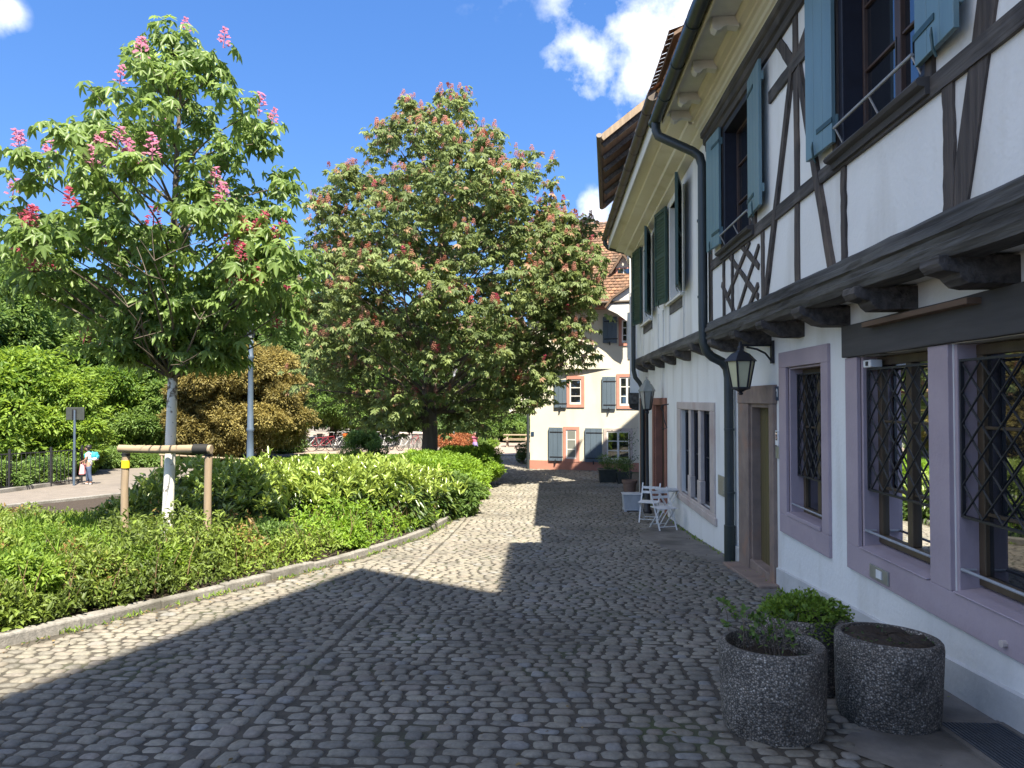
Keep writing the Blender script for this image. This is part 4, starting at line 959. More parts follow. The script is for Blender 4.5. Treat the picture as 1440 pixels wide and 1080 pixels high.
# ------------------------------------------------------------------ the white gable-end house closing the street
def house_far():
    C = Vector((-.64, 28.5, 0)); ang = -R(15); u = Vector((math.cos(ang), math.sin(ang), 0)); v = Vector((-u.y, u.x, 0)); base = G(28.5)
    H = empty('white_corner_house', (C.x, C.y, base), ang)
    tag(H, 'cream house with slate blue shutters and salmon plinth at the street end', 'house')
    def on(px, py):                                   # photo point -> (along facade, height)
        d = ray(px, py); o = Vector((0, 0, EYE)); dd = Vector(d); t = (C-o).dot(v)/dd.dot(v); p = o+dd*t
        return ((p-C).dot(u), p.z)
    def W(a, d, z): p = C+u*a+v*d; return (p.x, p.y, z)
    def bx(mb, a0, a1, d0, d1, z0, z1): return mb.hexa([W(a0,d0,z0), W(a1,d0,z0), W(a1,d1,z0), W(a0,d1,z0), W(a0,d0,z1), W(a1,d0,z1), W(a1,d1,z1), W(a0,d1,z1)])
    zj = on(830, 519)[1]; ze = on(840, 430)[1]; zp = on(790, 648)[1]; A1 = 7.5; aj = on(860, 519)[0]
    m = MB(); bx(m, 0, A1, 0, 7, base-.3, ze+.05); m.build('wall', 'plaster_cream', H)
    m = MB(); m.hexa([W(-.02,-.30,zj), W(aj,-.003,zj), W(aj,.1,zj), W(-.02,.1,zj), W(-.02,-.30,ze), W(aj,-.003,ze), W(aj,.1,ze), W(-.02,.1,ze)]); m.build('overhanging_wall', 'plaster_cream', H)
    m = MB(); bx(m, -.02, A1, -.02, .1, base-.3, zp); m.build('plinth', 'salmon', H)
    def win(x0, y0, x1, y1, ms, md='win_white', glass='glass', off=0, rails=(.33, .66), st=0):
        a0, z1 = on(x0, y0); a1, z0 = on(x1, y1); k = .12
        s = MB(); bx(s, a0, a1, -.03-off, .02, z0, z0+k); bx(s, a0, a1, -.03-off, .02, z1-k, z1); bx(s, a0, a0+k, -.03-off, .02, z0+k, z1-k); bx(s, a1-k, a1, -.03-off, .02, z0+k, z1-k)
        s = s.build('window_surround', ms, H)
        f = MB(); a0 += k; a1 -= k; z0 += k; z1 -= k; t = .05; d0, d1 = -.012-off, .0
        bx(f, a0, a1, d0, d1, z0, z0+t*1.6); bx(f, a0, a1, d0, d1, z1-t, z1); bx(f, a0, a0+t, d0, d1, z0+t*1.6, z1-t); bx(f, a1-t, a1, d0, d1, z0+t*1.6, z1-t)
        for r in rails: zz = z0+(z1-z0)*r; bx(f, a0+t, a1-t, d0, d1, zz-.018, zz+.018)
        for i in range(st): aa = a0+(a1-a0)*(i+1)/(st+1); bx(f, aa-.04, aa+.04, d0-.004, d1, z0+t*1.6, z1-t)
        f = f.build('window', md, H); g = MB(); bx(g, a0+.01, a1-.01, -.008-off, -.004-off, z0+.01, z1-.01); g.build('pane', glass, f)
    def shut(x0, y0, x1, y1, off=0):
        a0, z1 = on(x0, y0); a1, z0 = on(x1, y1); s = MB(); n = 3
        for i in range(n): bx(s, a0+(a1-a0)*i/n+.004, a0+(a1-a0)*(i+1)/n-.004, -.07-off, -.03-off, z0, z1)
        s = s.build('shutter', 'shutter_slate', H)
        for z in (z0+.15, z1-.18): h = MB(); bx(h, a0+.05, a1+.03, -.078-off, -.071-off, z-.02, z+.02); h.build('shutter_hinge', 'iron', s)
        am = (a0+a1)/2; h = MB(); bx(h, am-.02, am+.02, -.10-off, -.03-off, z0-.09, z0+.05); h.build('shutter_dog', 'iron', s)
    win(792, 600, 815, 650, 'pinkstone', glass='glass_curtain'); shut(772, 601, 791, 648)
    win(849, 602, 890, 652, 'palestone', st=1); shut(823, 602, 847, 650)
    win(797, 529, 822, 573, 'pinkstone'); shut(780, 534, 797, 573)
    win(867, 526, 897, 575, 'pinkstone', st=1); shut(847, 530, 866, 575)
    win(870, 446, 895, 486, 'pinkstone', st=1); shut(848, 446, 868, 482)
    win(832, 446, 846, 486, 'pinkstone') if False else None
    m = MB(); a, z = on(749, 610); bx(m, a-.06, a+.06, -.02, .0, z-.08, z+.08); m.build('number_plate', 'enamel', H)
    # roof with dormer
    e = ze+.02; tile_roof('roof', W(-.5, -.55, e), W(A1+.3, -.55, e), v*3.9+Vector((0, 0, 4.1)), H, .2, .19)
    d = MB(); d.hexa([W(-.5,-.5,e-.1), W(A1+.3,-.5,e-.1), W(A1+.3,3.3,e+3.9), W(-.5,3.3,e+3.9), W(-.5,-.5,e-.02), W(A1+.3,-.5,e-.02), W(A1+.3,3.3,e+4.0), W(-.5,3.3,e+4.0)]); d.quad(W(-.5,3.35,e+4.05), W(A1+.3,3.35,e+4.05), W(A1+.3,7.4,e), W(-.5,7.4,e)); d.build('roof_deck', 'plank', H)
    s = MB(); bx(s, -.45, A1+.2, -.5, .02, e-.18, e-.101); s.build('soffit', 'salmon', H)
    g = MB(); g.tube([W(-.5, -.62, e), W(A1+.3, -.62, e)], .07, 10); g.build('gutter', 'gutter_brown', H, smooth=True)
    p = MB(); p.tube([W(-.07, -.07, base), W(-.07, -.07, zj)], .055, 10); p.build('rain_pipe', 'pipe_grey', H, smooth=True)
    gable = [on(-1, -1)]
    ac, _ = on(868, 380); dd = .7; k = 1.03
    def on2(px, py):
        a, z = on(px, py); return (a*k, EYE+(z-EYE)*k)
    a0, z0 = on2(858, 400); a1, z1 = on2(881, 377); zt = on2(869, 360)[1]; am = (a0+a1)/2
    m = MB(); m.prism([(a0, z0-.5), (a1, z0-.5), (a1, z1), (am, zt), (a0, z1)], dd, dd+3, lambda p, q, t: W(p, t, q)); m = m.build('dormer', 'plaster_cream', H)
    f = MB(); w0, w1 = am-.24, am+.24; bx(f, w0-.07, w1+.07, dd-.03, dd+.02, z0-.02, z1); f.build('dormer_surround', 'pinkstone', m)
    f = MB(); bx(f, w0, w1, dd-.036, dd-.029, z0+.05, z1-.05); f = f.build('pane', 'glass', m)
    f = MB(); bx(f, am-.02, am+.02, dd-.046, dd-.037, z0+.05, z1-.05); bx(f, w0, w1, dd-.045, dd-.037, (z0+z1)/2-.02, (z0+z1)/2+.02); f.build('glazing_bar', 'win_white', m)
    for sg in (1, -1):
        aa = am+sg*(a1-a0)*.78; zz = z1-.18
        p0, p1 = Vector(W(aa, dd-.25, zz)), Vector(W(aa, dd+2.6, zz)); tile_roof('dormer_roof', p0, p1, Vector(W(am, dd-.25, zt+.10))-p0, m, .2, .15)
        q = MB(); q.bar(Vector(W(aa, dd-.2, zz-.05)), Vector(W(am, dd-.2, zt+.04)), .06, .09); q.build('dormer_verge', 'plank', m)
    # boarded gablet at the eave
    q = MB(); pts = [on(p, r) for p, r in ((857, 437), (866, 424), (884, 411), (893, 405), (893, 458), (884, 453), (872, 444))]
    q.prism(pts, -.55, -.65, lambda p, r, t: W(p, t, r)); q.build('boarded_gablet', 'win_white', H)
    q = MB(); q.bar(W(pts[0][0]-.03, -.62, pts[0][1]+.03), W(pts[1][0], -.62, pts[1][1]+.05), .3, .07); q.bar(W(pts[1][0], -.62, pts[1][1]+.05), W(pts[3][0], -.62, pts[3][1]+.05), .3, .07); q.build('gablet_verge', 'plank', H)
house_far()

# ------------------------------------------------------------------ the tall house behind the viewpoint whose shade lies over the foreground
def house_behind():
    H = empty('tall_townhouse', (4, -3, G(-3))); tag(H, 'tall plain townhouse beside the near end of the street', 'house')
    top = 19.6; P = [Vector((1.53, -5.9, 0)), Vector((2.62, -1.30, 0)), Vector((7.8, -5.2, 0)), Vector((6.4, -11, 0)), Vector((.55, -10.2, 0))]
    m = MB(); m.prism([(p.x, p.y) for p in P], G(0)-1, top, lambda a, b, t: (a, b, t)); m.build('wall', 'plaster_cream', H)
    r = MB(); r.prism([(p.x, p.y) for p in P], top+.002, top+.35, lambda a, b, t: (a, b, t)); r.build('roof', 'tile', H)
    d = (P[1]-P[0]).normalized(); n = Vector((-d.y, d.x, 0))
    for i in range(5):
        for k in range(2):
            c = P[0]+d*(1.2+k*2.2)+n*.02; z = 2+i*3.2; w = MB(); w.bar(c+Vector((0,0,z)), c+Vector((0,0,z+1.6)), 1.0, .05, up=tuple(n)); w = w.build('window', 'win_white', H)
            g = MB(); c2 = c+n*.03; g.bar(c2+Vector((0,0,z+.08)), c2+Vector((0,0,z+1.52)), .84, .02, up=tuple(n)); g.build('pane', 'glass', w)
house_behind()
# ------------------------------------------------------------------ foliage
M['leaf_young'] = leaf_mat('chestnut_leaf', (.075, .14, .035), (.24, .345, .10), .42, .5, .4)
M['leaf_big'] = leaf_mat('blossoming_chestnut_leaf', (.08, .12, .042), (.25, .315, .115), .5, .44, .3, tint=(.36, .24, .15))
M['leaf_bright'] = leaf_mat('bright_green_leaf', (.075, .15, .022), (.27, .39, .06), .5, .42)
M['leaf_mid'] = leaf_mat('mid_green_leaf', (.055, .115, .026), (.19, .29, .07), .5, .4)
M['leaf_dark'] = leaf_mat('dark_green_leaf', (.035, .075, .025), (.12, .19, .055), .5, .36)
M['leaf_gold'] = leaf_mat('golden_brown_leaf', (.115, .10, .03), (.32, .27, .085), .55, .35)
M['leaf_red'] = leaf_mat('orange_red_leaf', (.22, .09, .035), (.42, .17, .07), .55, .3)
M['leaf_cover'] = leaf_mat('ground_cover_leaf', (.06, .09, .02), (.23, .32, .055), .5, .34, tint=(.26, .17, .06))
M['leaf_lime'] = leaf_mat('lime_green_leaf', (.10, .19, .02), (.27, .42, .05), .5, .38)
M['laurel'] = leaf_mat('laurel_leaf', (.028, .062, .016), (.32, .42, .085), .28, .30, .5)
M['grass'] = leaf_mat('grass_blade', (.07, .15, .02), (.24, .38, .05), .6, .35)
M['blossom'] = leaf_mat('pink_blossom', (.42, .10, .13), (.68, .28, .34), .6, .35)
M['blossom_pale'] = leaf_mat('pale_pink_blossom', (.50, .22, .30), (.66, .38, .48), .6, .4)
M['blossom_dusty'] = leaf_mat('dusty_pink_blossom', (.34, .17, .12), (.52, .30, .24), .6, .35)
M['blossom_rust'] = leaf_mat('faded_blossom', (.28, .10, .055), (.46, .20, .10), .6, .3)

def limb(mb, a, b, r0, r1, bend=.1, n=6, sides=6):
    a, b = Vector(a), Vector(b); d = b-a; pts, rr = [], []
    off = Vector((rng.normal(), rng.normal(), rng.normal()*.5+.3))*d.length*bend
    for i in range(n+1):
        t = i/n; pts.append(a+d*t+off*math.sin(math.pi*t)*.5); rr.append(r0+(r1-r0)*t**.8)
    mb.tube(pts, rr, sides, cap=False)
    return pts
def palm_cluster(centers, per, size, hang=.55, spread=.16, var=None, tmpl=None):
    """several hand-shaped leaves on short stalks round each shoot tip"""
    n = len(centers); c = np.repeat(centers, per, 0); N = n*per
    a = rng.uniform(0, 2*np.pi, N); el = rng.uniform(-.5, .55, N)
    out = np.stack([np.cos(a)*np.cos(el), np.sin(a)*np.cos(el), np.sin(el)], 1)
    pos = c + out*rng.uniform(.35, 1.0, N)[:, None]*spread
    y = unit(out*np.array([1, 1, .3]) + np.array([0, 0, -1.0])*(hang + rng.normal(size=N)*.35)[:, None] + rng.normal(size=(N, 3))*.22)
    z = unit(np.array([0, 0, .75]) + out*.75 + rng.normal(size=(N, 3))*.35)
    v = np.clip(rng.normal(.5, .22, N) + (0 if var is None else np.repeat(var, per)), 0, .92)
    t = tmpl or PALM
    return scatter(t[0], t[1], pos, y, z, size*rng.uniform(.7, 1.2, N), v)
def panicle(height=.2):
    """upright cone of small flowers, base at the origin"""
    n = 46; t = rng.uniform(0, 1, n)**.8; a = rng.uniform(0, 2*np.pi, n); r = .22*height*(1-t)**.8+.01*height
    pos = np.stack([np.cos(a)*r, np.sin(a)*r, t*height], 1)
    d = unit(np.stack([np.cos(a), np.sin(a), rng.uniform(-.2, .8, n)], 1))
    lv, lf = leaf_t(.85, .12, .1)
    V, F, A = scatter(lv, lf, pos, d, np.tile([0, 0, 1.0], (n, 1)), rng.uniform(.16, .26, n)*height, rng.uniform(0, 1, n))
    w = .035*height; sv = np.array([(-w,0,-.1*height), (w,0,-.1*height), (w*.4,0,height), (-w*.4,0,height), (0,-w,-.1*height), (0,w,-.1*height), (0,w*.4,height), (0,-w*.4,height)])
    V, F, A = join([(V, F, A), (sv, np.array([(0,1,2,3), (4,5,6,7)]), np.full(8, .2))])
    return V, F, A
def panicles(root, spots, m, size, jitter=.35):
    V, F, A = panicle(1.0)
    first = None
    for s in spots:
        if first is None:
            o = np_mesh('flower_panicle', V, F, m); first = o; COL.objects.unlink(o); COL.objects.link(o)
        else:
            o = first.copy(); COL.objects.link(o)
        o.parent = root; o.matrix_parent_inverse = Matrix.Translation(root.location).inverted()
        o.location = tuple(s); k = size*rng.uniform(.75, 1.25); o.scale = (k, k, k)
        o.rotation_euler = (rng.normal()*jitter, rng.normal()*jitter, rng.uniform(0, 6.28))
    return first

def spaced(rn, n, draw, tries=9):
    """n points from draw(), each the farthest from the others of a few tries"""
    P = [draw()]
    while len(P) < n:
        c = [draw() for _ in range(tries)]; A = np.array(P)
        P.append(max(c, key=lambda q: np.min(np.sum((A-np.array(q))**2, 1))))
    return P
def young_chestnut():
    x0, y0 = -5.12, 9.5; g = G(y0); rn = np.random.default_rng(5)
    T = empty('young_chestnut_tree', (x0, y0, g)); tag(T, 'young pink-flowering chestnut tree with whitewashed trunk between two stakes in the bed', 'tree')
    tr = MB(); H = 7.45
    path = [(x0-.06, y0, g-.1), (x0-.05, y0, g+.3), (x0-.02, y0, g+1.2), (x0, y0, g+2.0), (x0+.02, y0, g+2.8), (x0-.01, y0, g+4.2), (x0+.04, y0, g+5.6), (x0+.08, y0, g+6.5), (x0-.05, y0, g+H-.3)]
    tr.tube(path[:5], [.088, .078, .070, .066, .060], 14)
    tr = tr.build('trunk', 'limewash', T, smooth=True)
    br = MB(); br.tube(path[4:], [.060, .048, .034, .020, .008], 8)
    prof = lambda h: float(np.interp(h, [2.5, 2.75, 3.04, 3.8, 4.46, 5.2, 5.8, 6.36, 7.1, 7.45], [.5, .8, 1.45, 2.1, 2.0, 1.75, 1.7, 1.15, .5, .12]))
    def draw():
        while True:
            h = rn.uniform(2.7, 7.3); az = rn.uniform(0, 6.28); q = rn.uniform(.15, 1)**.5*prof(h)*.86
            if rn.uniform() < (.3+prof(h))/2.4: return (x0+math.cos(az)*q, y0+math.sin(az)*q, g+h)
    cs = spaced(rn, 58, draw) + [(x0-.10, y0, g+7.1), (x0+.22, y0-.1, g+6.75), (x0-.25, y0+.1, g+6.6)]
    for i in range(15):
        h = rn.uniform(2.75, 4.3); az = -1.57+rn.uniform(-1.9, 1.9); q = prof(h)*rn.uniform(.55, .92); cs.append((x0+math.cos(az)*q, y0+math.sin(az)*q, g+h))
    for i in range(13): az = -1.57+rn.uniform(-1.6, 1.6); q = rn.uniform(.25, 1.0); cs.append((x0+math.cos(az)*q, y0+math.sin(az)*q*.8, g+rn.uniform(2.75, 3.7)))
    tips, w = [], []
    for c in cs:
        r = math.hypot(c[0]-x0, c[1]-y0); zs = max(2.55, c[2]-g-.25-r*.55); c = Vector(c)
        limb(br, (x0, y0, g+min(zs, 6.8)), c-Vector((0, 0, .08)), .011+.010*r, .006, .12)
        b = rn.normal()*.10; sg = rn.uniform(.13, .22)
        for k in range(9):
            q = c+Vector((rn.normal()*sg, rn.normal()*sg, rn.normal()*sg*.8+.03))
            if math.hypot(q.x-x0, q.y-y0) > prof(max(2.55, q.z-g))*1.12+.12 or q.z-g < 2.55: continue
            if k < 3: limb(br, c-Vector((0, 0, .05)), q, .006, .003, .12, 3, 4)
            tips.append(q); w.append(b)
    br.build('branch', 'bark', T, smooth=True)
    P = np.array([tuple(t) for t in tips]); w = np.array(w)
    ld = np.array(ldir); k = (9.4-P[:,1])/ld[1]; hit = P+ld*k[:,None]; hz = hit[:,2]-g
    gap = (k > -.2) & (hz < 2.1) & (hz > -.3) & (np.abs(hit[:,0]-x0) < .95); gap |= (np.abs(P[:,0]*1000/P[:,1]-(352-768)) < 24) & ((P[:,2]-EYE)/P[:,1] < .115); P = P[~gap]; w = w[~gap]     # the lamp behind shows
    v, f, a = palm_cluster(P, 7, .165, .95, .20, w+.10); np_mesh('crown', v, f, 'leaf_young', T, a)
    out = np.array([math.hypot(p[0]-x0, p[1]-y0)/(prof(min(7.4, p[2]-g))+.1) for p in P])+(y0-P[:,1])*.12
    o = np.argsort(-out+rn.normal(size=len(P))*.35)[:58]
    sp = P[o]+np.array([0, 0, .07]); hi = sp[sp[:,2]-g > 4.6]; lo = sp[sp[:,2]-g <= 4.6]
    panicles(T, hi, 'blossom_pale', .24, .12); panicles(T, lo, 'blossom', .22)
young_chestnut()

def lumps_crown(lumps, per_lump, size, tmpl=LEAF, up=.35, hang=.25, shell=.55, vshift=0):
    """leaves through a set of leafy clumps (x,y,z,rx,ry,rz); pointing out and drooping a little"""
    L = np.array(lumps, float); n = len(L); vol = (L[:,3]*L[:,4]*L[:,5])**(2/3)
    cnt = np.maximum(8, (per_lump*vol/vol.mean())).astype(int); idx = np.repeat(np.arange(n), cnt); N = len(idx)
    d = rnd_dirs(N); r = rng.uniform(shell, 1.06, N)**.6
    # uneven surface: push leaves in and out by a few low waves per clump
    ph = rng.uniform(0, 6.28, (n, 3)); wv = np.sin(d[:,0]*4+ph[idx,0])*np.sin(d[:,1]*4.3+ph[idx,1])*np.sin(d[:,2]*3.8+ph[idx,2]); r = r*(1+.42*wv)
    pos = L[idx,:3] + d*r[:,None]*L[idx,3:6]
    y = unit(d + np.array([0,0,-hang]) + rng.normal(size=(N,3))*.55); z = unit(d*.5+np.array([0,0,up+.4])+rng.normal(size=(N,3))*.45)
    lv = rng.normal(size=n)*.16
    v = np.clip(rng.normal(.48, .22, N)+lv[idx]+vshift, 0, 1)
    return scatter(tmpl[0], tmpl[1], pos, y, z, size*rng.uniform(.65, 1.25, N), v)

def big_chestnut():
    x0, y0 = -3.85, 23.2; g = G(y0); rnd = np.random.default_rng(11)
    T = empty('large_chestnut_tree', (x0, y0, g)); tag(T, 'large round-crowned chestnut tree flecked with red blossom, left of the cream house', 'tree')
    prof = lambda h: np.interp(h, [1.6, 2.4, 4.0, 6.0, 7.6, 9.3, 11.0, 12.3, 13.3, 13.9], [2.2, 4.2, 5.5, 5.6, 5.2, 4.5, 3.3, 2.2, 1.1, .2])
    tr = MB(); tr.tube([(x0-.03, y0, g-.2), (x0, y0, g+.3), (x0+.05, y0, g+1.6), (x0-.02, y0, g+2.6), (x0+.08, y0, g+4), (x0+.3, y0, g+6.5), (x0+.45, y0, g+8.5), (x0+.5, y0, g+10.6), (x0+.5, y0, g+12)], [.36, .29, .25, .25, .21, .16, .11, .06, .02], 14)
    tr.build('trunk', 'bark', T, smooth=True)
    lumps = []; br = MB(); xc = x0+.38
    prof = lambda h: float(np.interp(h, [1.8, 2.3, 3.2, 4.2, 5.7, 7.2, 8.8, 10.0, 11.1, 12.0, 12.6], [1.8, 3.6, 4.6, 5.05, 5.1, 4.95, 4.5, 3.75, 2.75, 1.65, .45]))
    def draw():
        while True:
            h = rnd.uniform(2.0, 12.4); az = rnd.uniform(0, 6.28); q = rnd.uniform(.12, 1)**.42*max(.1, prof(h)-.55)
            if rnd.uniform() < (.8+prof(h))/6.3: return (xc+math.cos(az)*q, y0+math.sin(az)*q, g+h)
    for i, c in enumerate(spaced(rnd, 165, draw, 5)):
        s = rnd.uniform(.55, 1.0); lumps.append((*c, s, s, s*.85))
        if i % 2 == 0:
            h = c[2]-g; r = math.hypot(c[0]-xc, c[1]-y0); a = (x0+.04*h, y0, g+max(2.3, h-.8-r*.45)); limb(br, a, (c[0], c[1], c[2]-.2), max(.03, .085*(1-h/17)), .015, .12, 6, 6)
    # branches that reach before the cream house
    for k in ((4.3, -1.2, 5.3), (4.9, -1.6, 4.8), (5.2, -1.9, 4.1), (4.2, -1.5, 3.5), (3.7, -1.0, 2.9), (5.3, -1.5, 5.9), (5.5, -1.6, 6.9), (5.0, -1.2, 7.5), (5.4, -1.0, 6.4), (4.5, -1.0, 8.2), (4.8, -.6, 6.6), (5.2, -.8, 8.0)): lumps.append((x0+k[0]*.93, y0+k[1], g+k[2], .62, .62, .5))
    br.build('branch', 'bark', T, smooth=True)
    L = np.array(lumps); n = len(L)
    # shoot tips on every clump, a ring of hand-shaped leaves on each
    per = 34; idx = np.repeat(np.arange(n), per); d = rnd_dirs(len(idx)); d[:,2] += .25
    P = L[idx,:3]+unit(d)*L[idx,3:6]*rng.uniform(.55, 1.08, len(idx))[:,None]
    small = palm_t(5, 85, .46, .25)
    v, f, a = palm_cluster(P, 6, .172, .8, .20, np.repeat(rng.normal(size=n)*.12, per), small)
    tint = rng.uniform(size=len(P)*6) < .045
    a = np.where(np.repeat(tint, len(small[0])), 1.0, a)
    np_mesh('crown', v, f, 'leaf_big', T, a)
    up = P[(d[:,2] > .25)]; r = np.linalg.norm((up-np.array([x0+.35, y0, g+6.2]))/np.array([5.0, 5.0, 6.5]), axis=1)
    front = up[(r > .62) & (up[:,1] < y0+1.0)]; front = front[rng.permutation(len(front))]
    vis = front[np.argsort(front[:,1])]
    pick = front[:100]; panicles(T, pick[:55]+[0,0,.1], 'blossom_rust', .20, .3); panicles(T, pick[55:]+[0,0,.1], 'blossom', .20, .3)
    rest = front[100:900]; V, F, A = panicle(1.0); m = len(V); k = len(rest)
    s = rng.uniform(.14, .24, k); VV = (V[None]*s[:,None,None]+(rest+[0,0,.08])[:,None]).reshape(-1,3); FF = (F[None]+(np.arange(k)*m)[:,None,None]).reshape(-1,F.shape[1])
    o = np_mesh('small_blossoms', VV, FF, 'blossom_dusty', T, np.tile(A, k)); o['kind'] = 'stuff'
big_chestnut()

def bush(name, label, cat, spec, m, leaf=.12, per=500, trunk=0, group=None, seed=1, tmpl=LEAF, vshift=0, squash=.85, nl=14, grow=None):
    """shrub or tree: spec = (x, y, radius, height, bottom) ; clumps fill an egg; stems from the ground"""
    x, y, r, h, b = spec; g = G(y); rn = np.random.default_rng(seed)
    B = empty(name, (x, y, g)); tag(B, label, cat, group)
    lumps = []; st = MB(); nl = int(nl*1.7); per = per*1.15/1.7*2.2 if per > 800 else per/1.3
    for i in range(nl):
        t = (i+.5)/nl; az = i*2.39996+rn.normal()*.3
        zz = b+(h-b)*(.08+.90*t); q = math.sin(math.pi*min(1, .18+.80*t))**.6 * rn.uniform(.45, 1.08)
        s = r*rn.uniform(.20, .42)*(1 if t < .85 else .75)
        c = (x+math.cos(az)*max(0, r-s*.7)*q, y+math.sin(az)*max(0, r-s*.7)*q, g+max(s*.45, min(zz+rn.normal()*.06*h, h-s*squash*.8)))
        lumps.append((*c, s, s*rn.uniform(.8, 1.2), s*squash*rn.uniform(.7, 1.1)))
        if i % 3 == 0 or trunk == 0: limb(st, (x+rn.normal()*r*.10*(trunk == 0), y+rn.normal()*r*.10*(trunk == 0), g+(b*.8 if trunk else 0)), c, max(.012, trunk*.42), .008, .12, 4, 5)
    if trunk:
        st.tube([(x, y, g-.1), (x+.04*r, y, g+b*.5), (x, y, g+b+.3*(h-b)), (x, y, g+b+.7*(h-b))], [trunk*1.15, trunk, trunk*.7, trunk*.25], 10)
    st.build('trunk' if trunk else 'stem', 'bark', B, smooth=True)
    v, f, a = lumps_crown(lumps, per, leaf, tmpl, vshift=vshift)
    np_mesh('crown' if trunk else 'foliage', v, f, m, B, a)
    return B
def at(px, Y): return float(onY(px, 600, Y)[0])
def hrel(py, Y): return onY(720, py, Y)[1]-G(Y)             # height above the ground of a photo row at depth Y

def background():
    S = []
    # left: bright shrubs behind the railing, tall trees behind them
    bush('leafy_shrub', 'bright lime-green shrub behind the iron railing at the left edge', 'shrub', (at(20, 25), 25, 2.9, hrel(495, 25), .3), 'leaf_bright', .23, 700, nl=26, seed=2)
    bush('leafy_shrub', 'bright green shrub overhanging the railing beside the signpost', 'shrub', (at(88, 25.2), 25.2, 1.7, hrel(525, 25), .3), 'leaf_bright', .16, 900, nl=18, seed=3)
    bush('leafy_shrub', 'low dark shrub growing through the foot of the iron railing', 'shrub', (at(62, 22.6), 22.6, .85, hrel(648, 22.5), .05), 'leaf_mid', .10, 420, nl=12, seed=4)
    bush('leafy_shrub', 'low leafy shrub on the kerb under the railing, at the left edge', 'shrub', (at(8, 20.6), 20.6, .8, hrel(655, 20.6), .05), 'leaf_mid', .10, 420, nl=12, seed=5)
    bush('leafy_shrub', 'tall yellow-green shrub right of the signpost, beyond the path', 'shrub', (at(150, 32), 32, 2.2, hrel(520, 32), .3), 'leaf_bright', .17, 1100, nl=20, seed=6, vshift=-.05)
    bush('leafy_shrub', 'dense mid-green shrub directly behind the whitewashed trunk', 'shrub', (at(222, 33), 33, 2.6, hrel(510, 33), .3), 'leaf_mid', .18, 1300, nl=22, seed=7, vshift=.1)
    bush('leafy_shrub', 'low spreading ivy bank beyond the path behind the child', 'shrub', (at(165, 28.6), 28.6, 1.3, hrel(634, 28.6), .05), 'leaf_mid', .12, 600, nl=14, seed=8, vshift=.12)
    bush('leafy_shrub', 'low spreading ivy bank along the path behind the left stake', 'shrub', (at(205, 29.2), 29.2, 1.2, hrel(642, 29.2), .05), 'leaf_mid', .12, 520, nl=14, seed=9, vshift=.12)
    bush('golden_tree', 'golden brown small tree behind the blue lamp post', 'tree', (at(350, 33.5), 33.5, 2.9, hrel(490, 33.5), .6), 'leaf_gold', .15, 1700, trunk=.13, nl=40, seed=10, vshift=.15)
    bush('golden_tree', 'smaller golden olive shrub-like tree left of the blue lamp post', 'tree', (at(283, 31.5), 31.5, 1.7, hrel(515, 31.5), .4), 'leaf_gold', .15, 1000, trunk=.10, nl=24, seed=12, vshift=-.15)
    # tall trees of the park, far left to the middle
    for k, (px, Y, r, top, b, m, lab, vs_) in enumerate((
        (25, 38, 4.4, 352, 2.5, 'leaf_mid', 'tall mid-green park tree at the far left edge', .05), (105, 44, 4.6, 395, 2, 'leaf_dark', 'dark tall park tree second from the left edge', .1),
        (190, 40, 4.2, 430, 2, 'leaf_mid', 'mid-green park tree behind the young chestnut crown', 0), (285, 50, 5.2, 420, 2, 'leaf_dark', 'dark park tree rising behind the golden tree', .1),
        (385, 52, 5.2, 380, 2, 'leaf_mid', 'green park tree between the young chestnut and the large one', .05), (465, 47, 4.8, 430, 2, 'leaf_dark', 'dark park tree behind the left of the large chestnut', .05),
        (545, 55, 5.2, 440, 1.5, 'leaf_dark', 'dark park tree behind the large chestnut trunk, left side', 0), (650, 57, 4.5, 470, 1.5, 'leaf_dark', 'dark park tree behind the large chestnut trunk, right side', 0),
        (-60, 33, 4.2, 380, 2, 'leaf_mid', 'green park tree just outside the left edge', .05))):
        bush('park_tree', lab, 'tree', (at(px, Y), Y, r, hrel(top, Y), b), m, .27, 1300, trunk=.24, nl=34, seed=20+k, vshift=vs_, group='trees of the park')
    bush('park_tree', 'lighter green low-branched tree above the parked bicycles', 'tree', (at(505, 44), 44, 3.0, hrel(520, 44), 1.7), 'leaf_mid', .24, 900, trunk=.16, nl=18, seed=33, vshift=.12, group='trees of the park')
    # middle distance
    bush('leafy_shrub', 'rounded light green shrub standing between bicycles and laurel hedge', 'shrub', (at(512, 30), 30, .95, hrel(606, 30), .1), 'leaf_mid', .11, 520, nl=14, seed=40, vshift=.22)
    bush('flowering_shrub', 'orange-red flowering shrub right of the large chestnut trunk', 'shrub', (at(641, 40), 40, 1.15, hrel(610, 40), .1), 'leaf_red', .11, 420, nl=12, seed=41)
    bush('leafy_shrub', 'green perennial clump beside the orange-red shrub', 'shrub', (at(664, 41), 41, .9, hrel(616, 41), .05), 'leaf_mid', .12, 300, nl=10, seed=42, vshift=.1)
    bush('leafy_shrub', 'yellow-green perennial clump behind the child in pink', 'shrub', (at(683, 42), 42, .8, hrel(618, 42), .05), 'leaf_bright', .12, 260, nl=10, seed=43)
    bush('leafy_shrub', 'large dark evergreen behind the thin lamp post', 'shrub', (at(640, 50), 50, 1.9, hrel(572, 50), .2), 'leaf_dark', .18, 700, nl=16, seed=44, vshift=-.1)
    bush('leafy_shrub', 'light green bush against the distant pale house', 'shrub', (at(684, 52), 52, 1.9, hrel(578, 52), .2), 'leaf_mid', .18, 700, nl=16, seed=45, vshift=.15)
    bush('leafy_shrub', 'green bush behind the picnic table', 'shrub', (at(728, 51), 51, 1.6, hrel(582, 51), .2), 'leaf_mid', .17, 600, nl=14, seed=46)
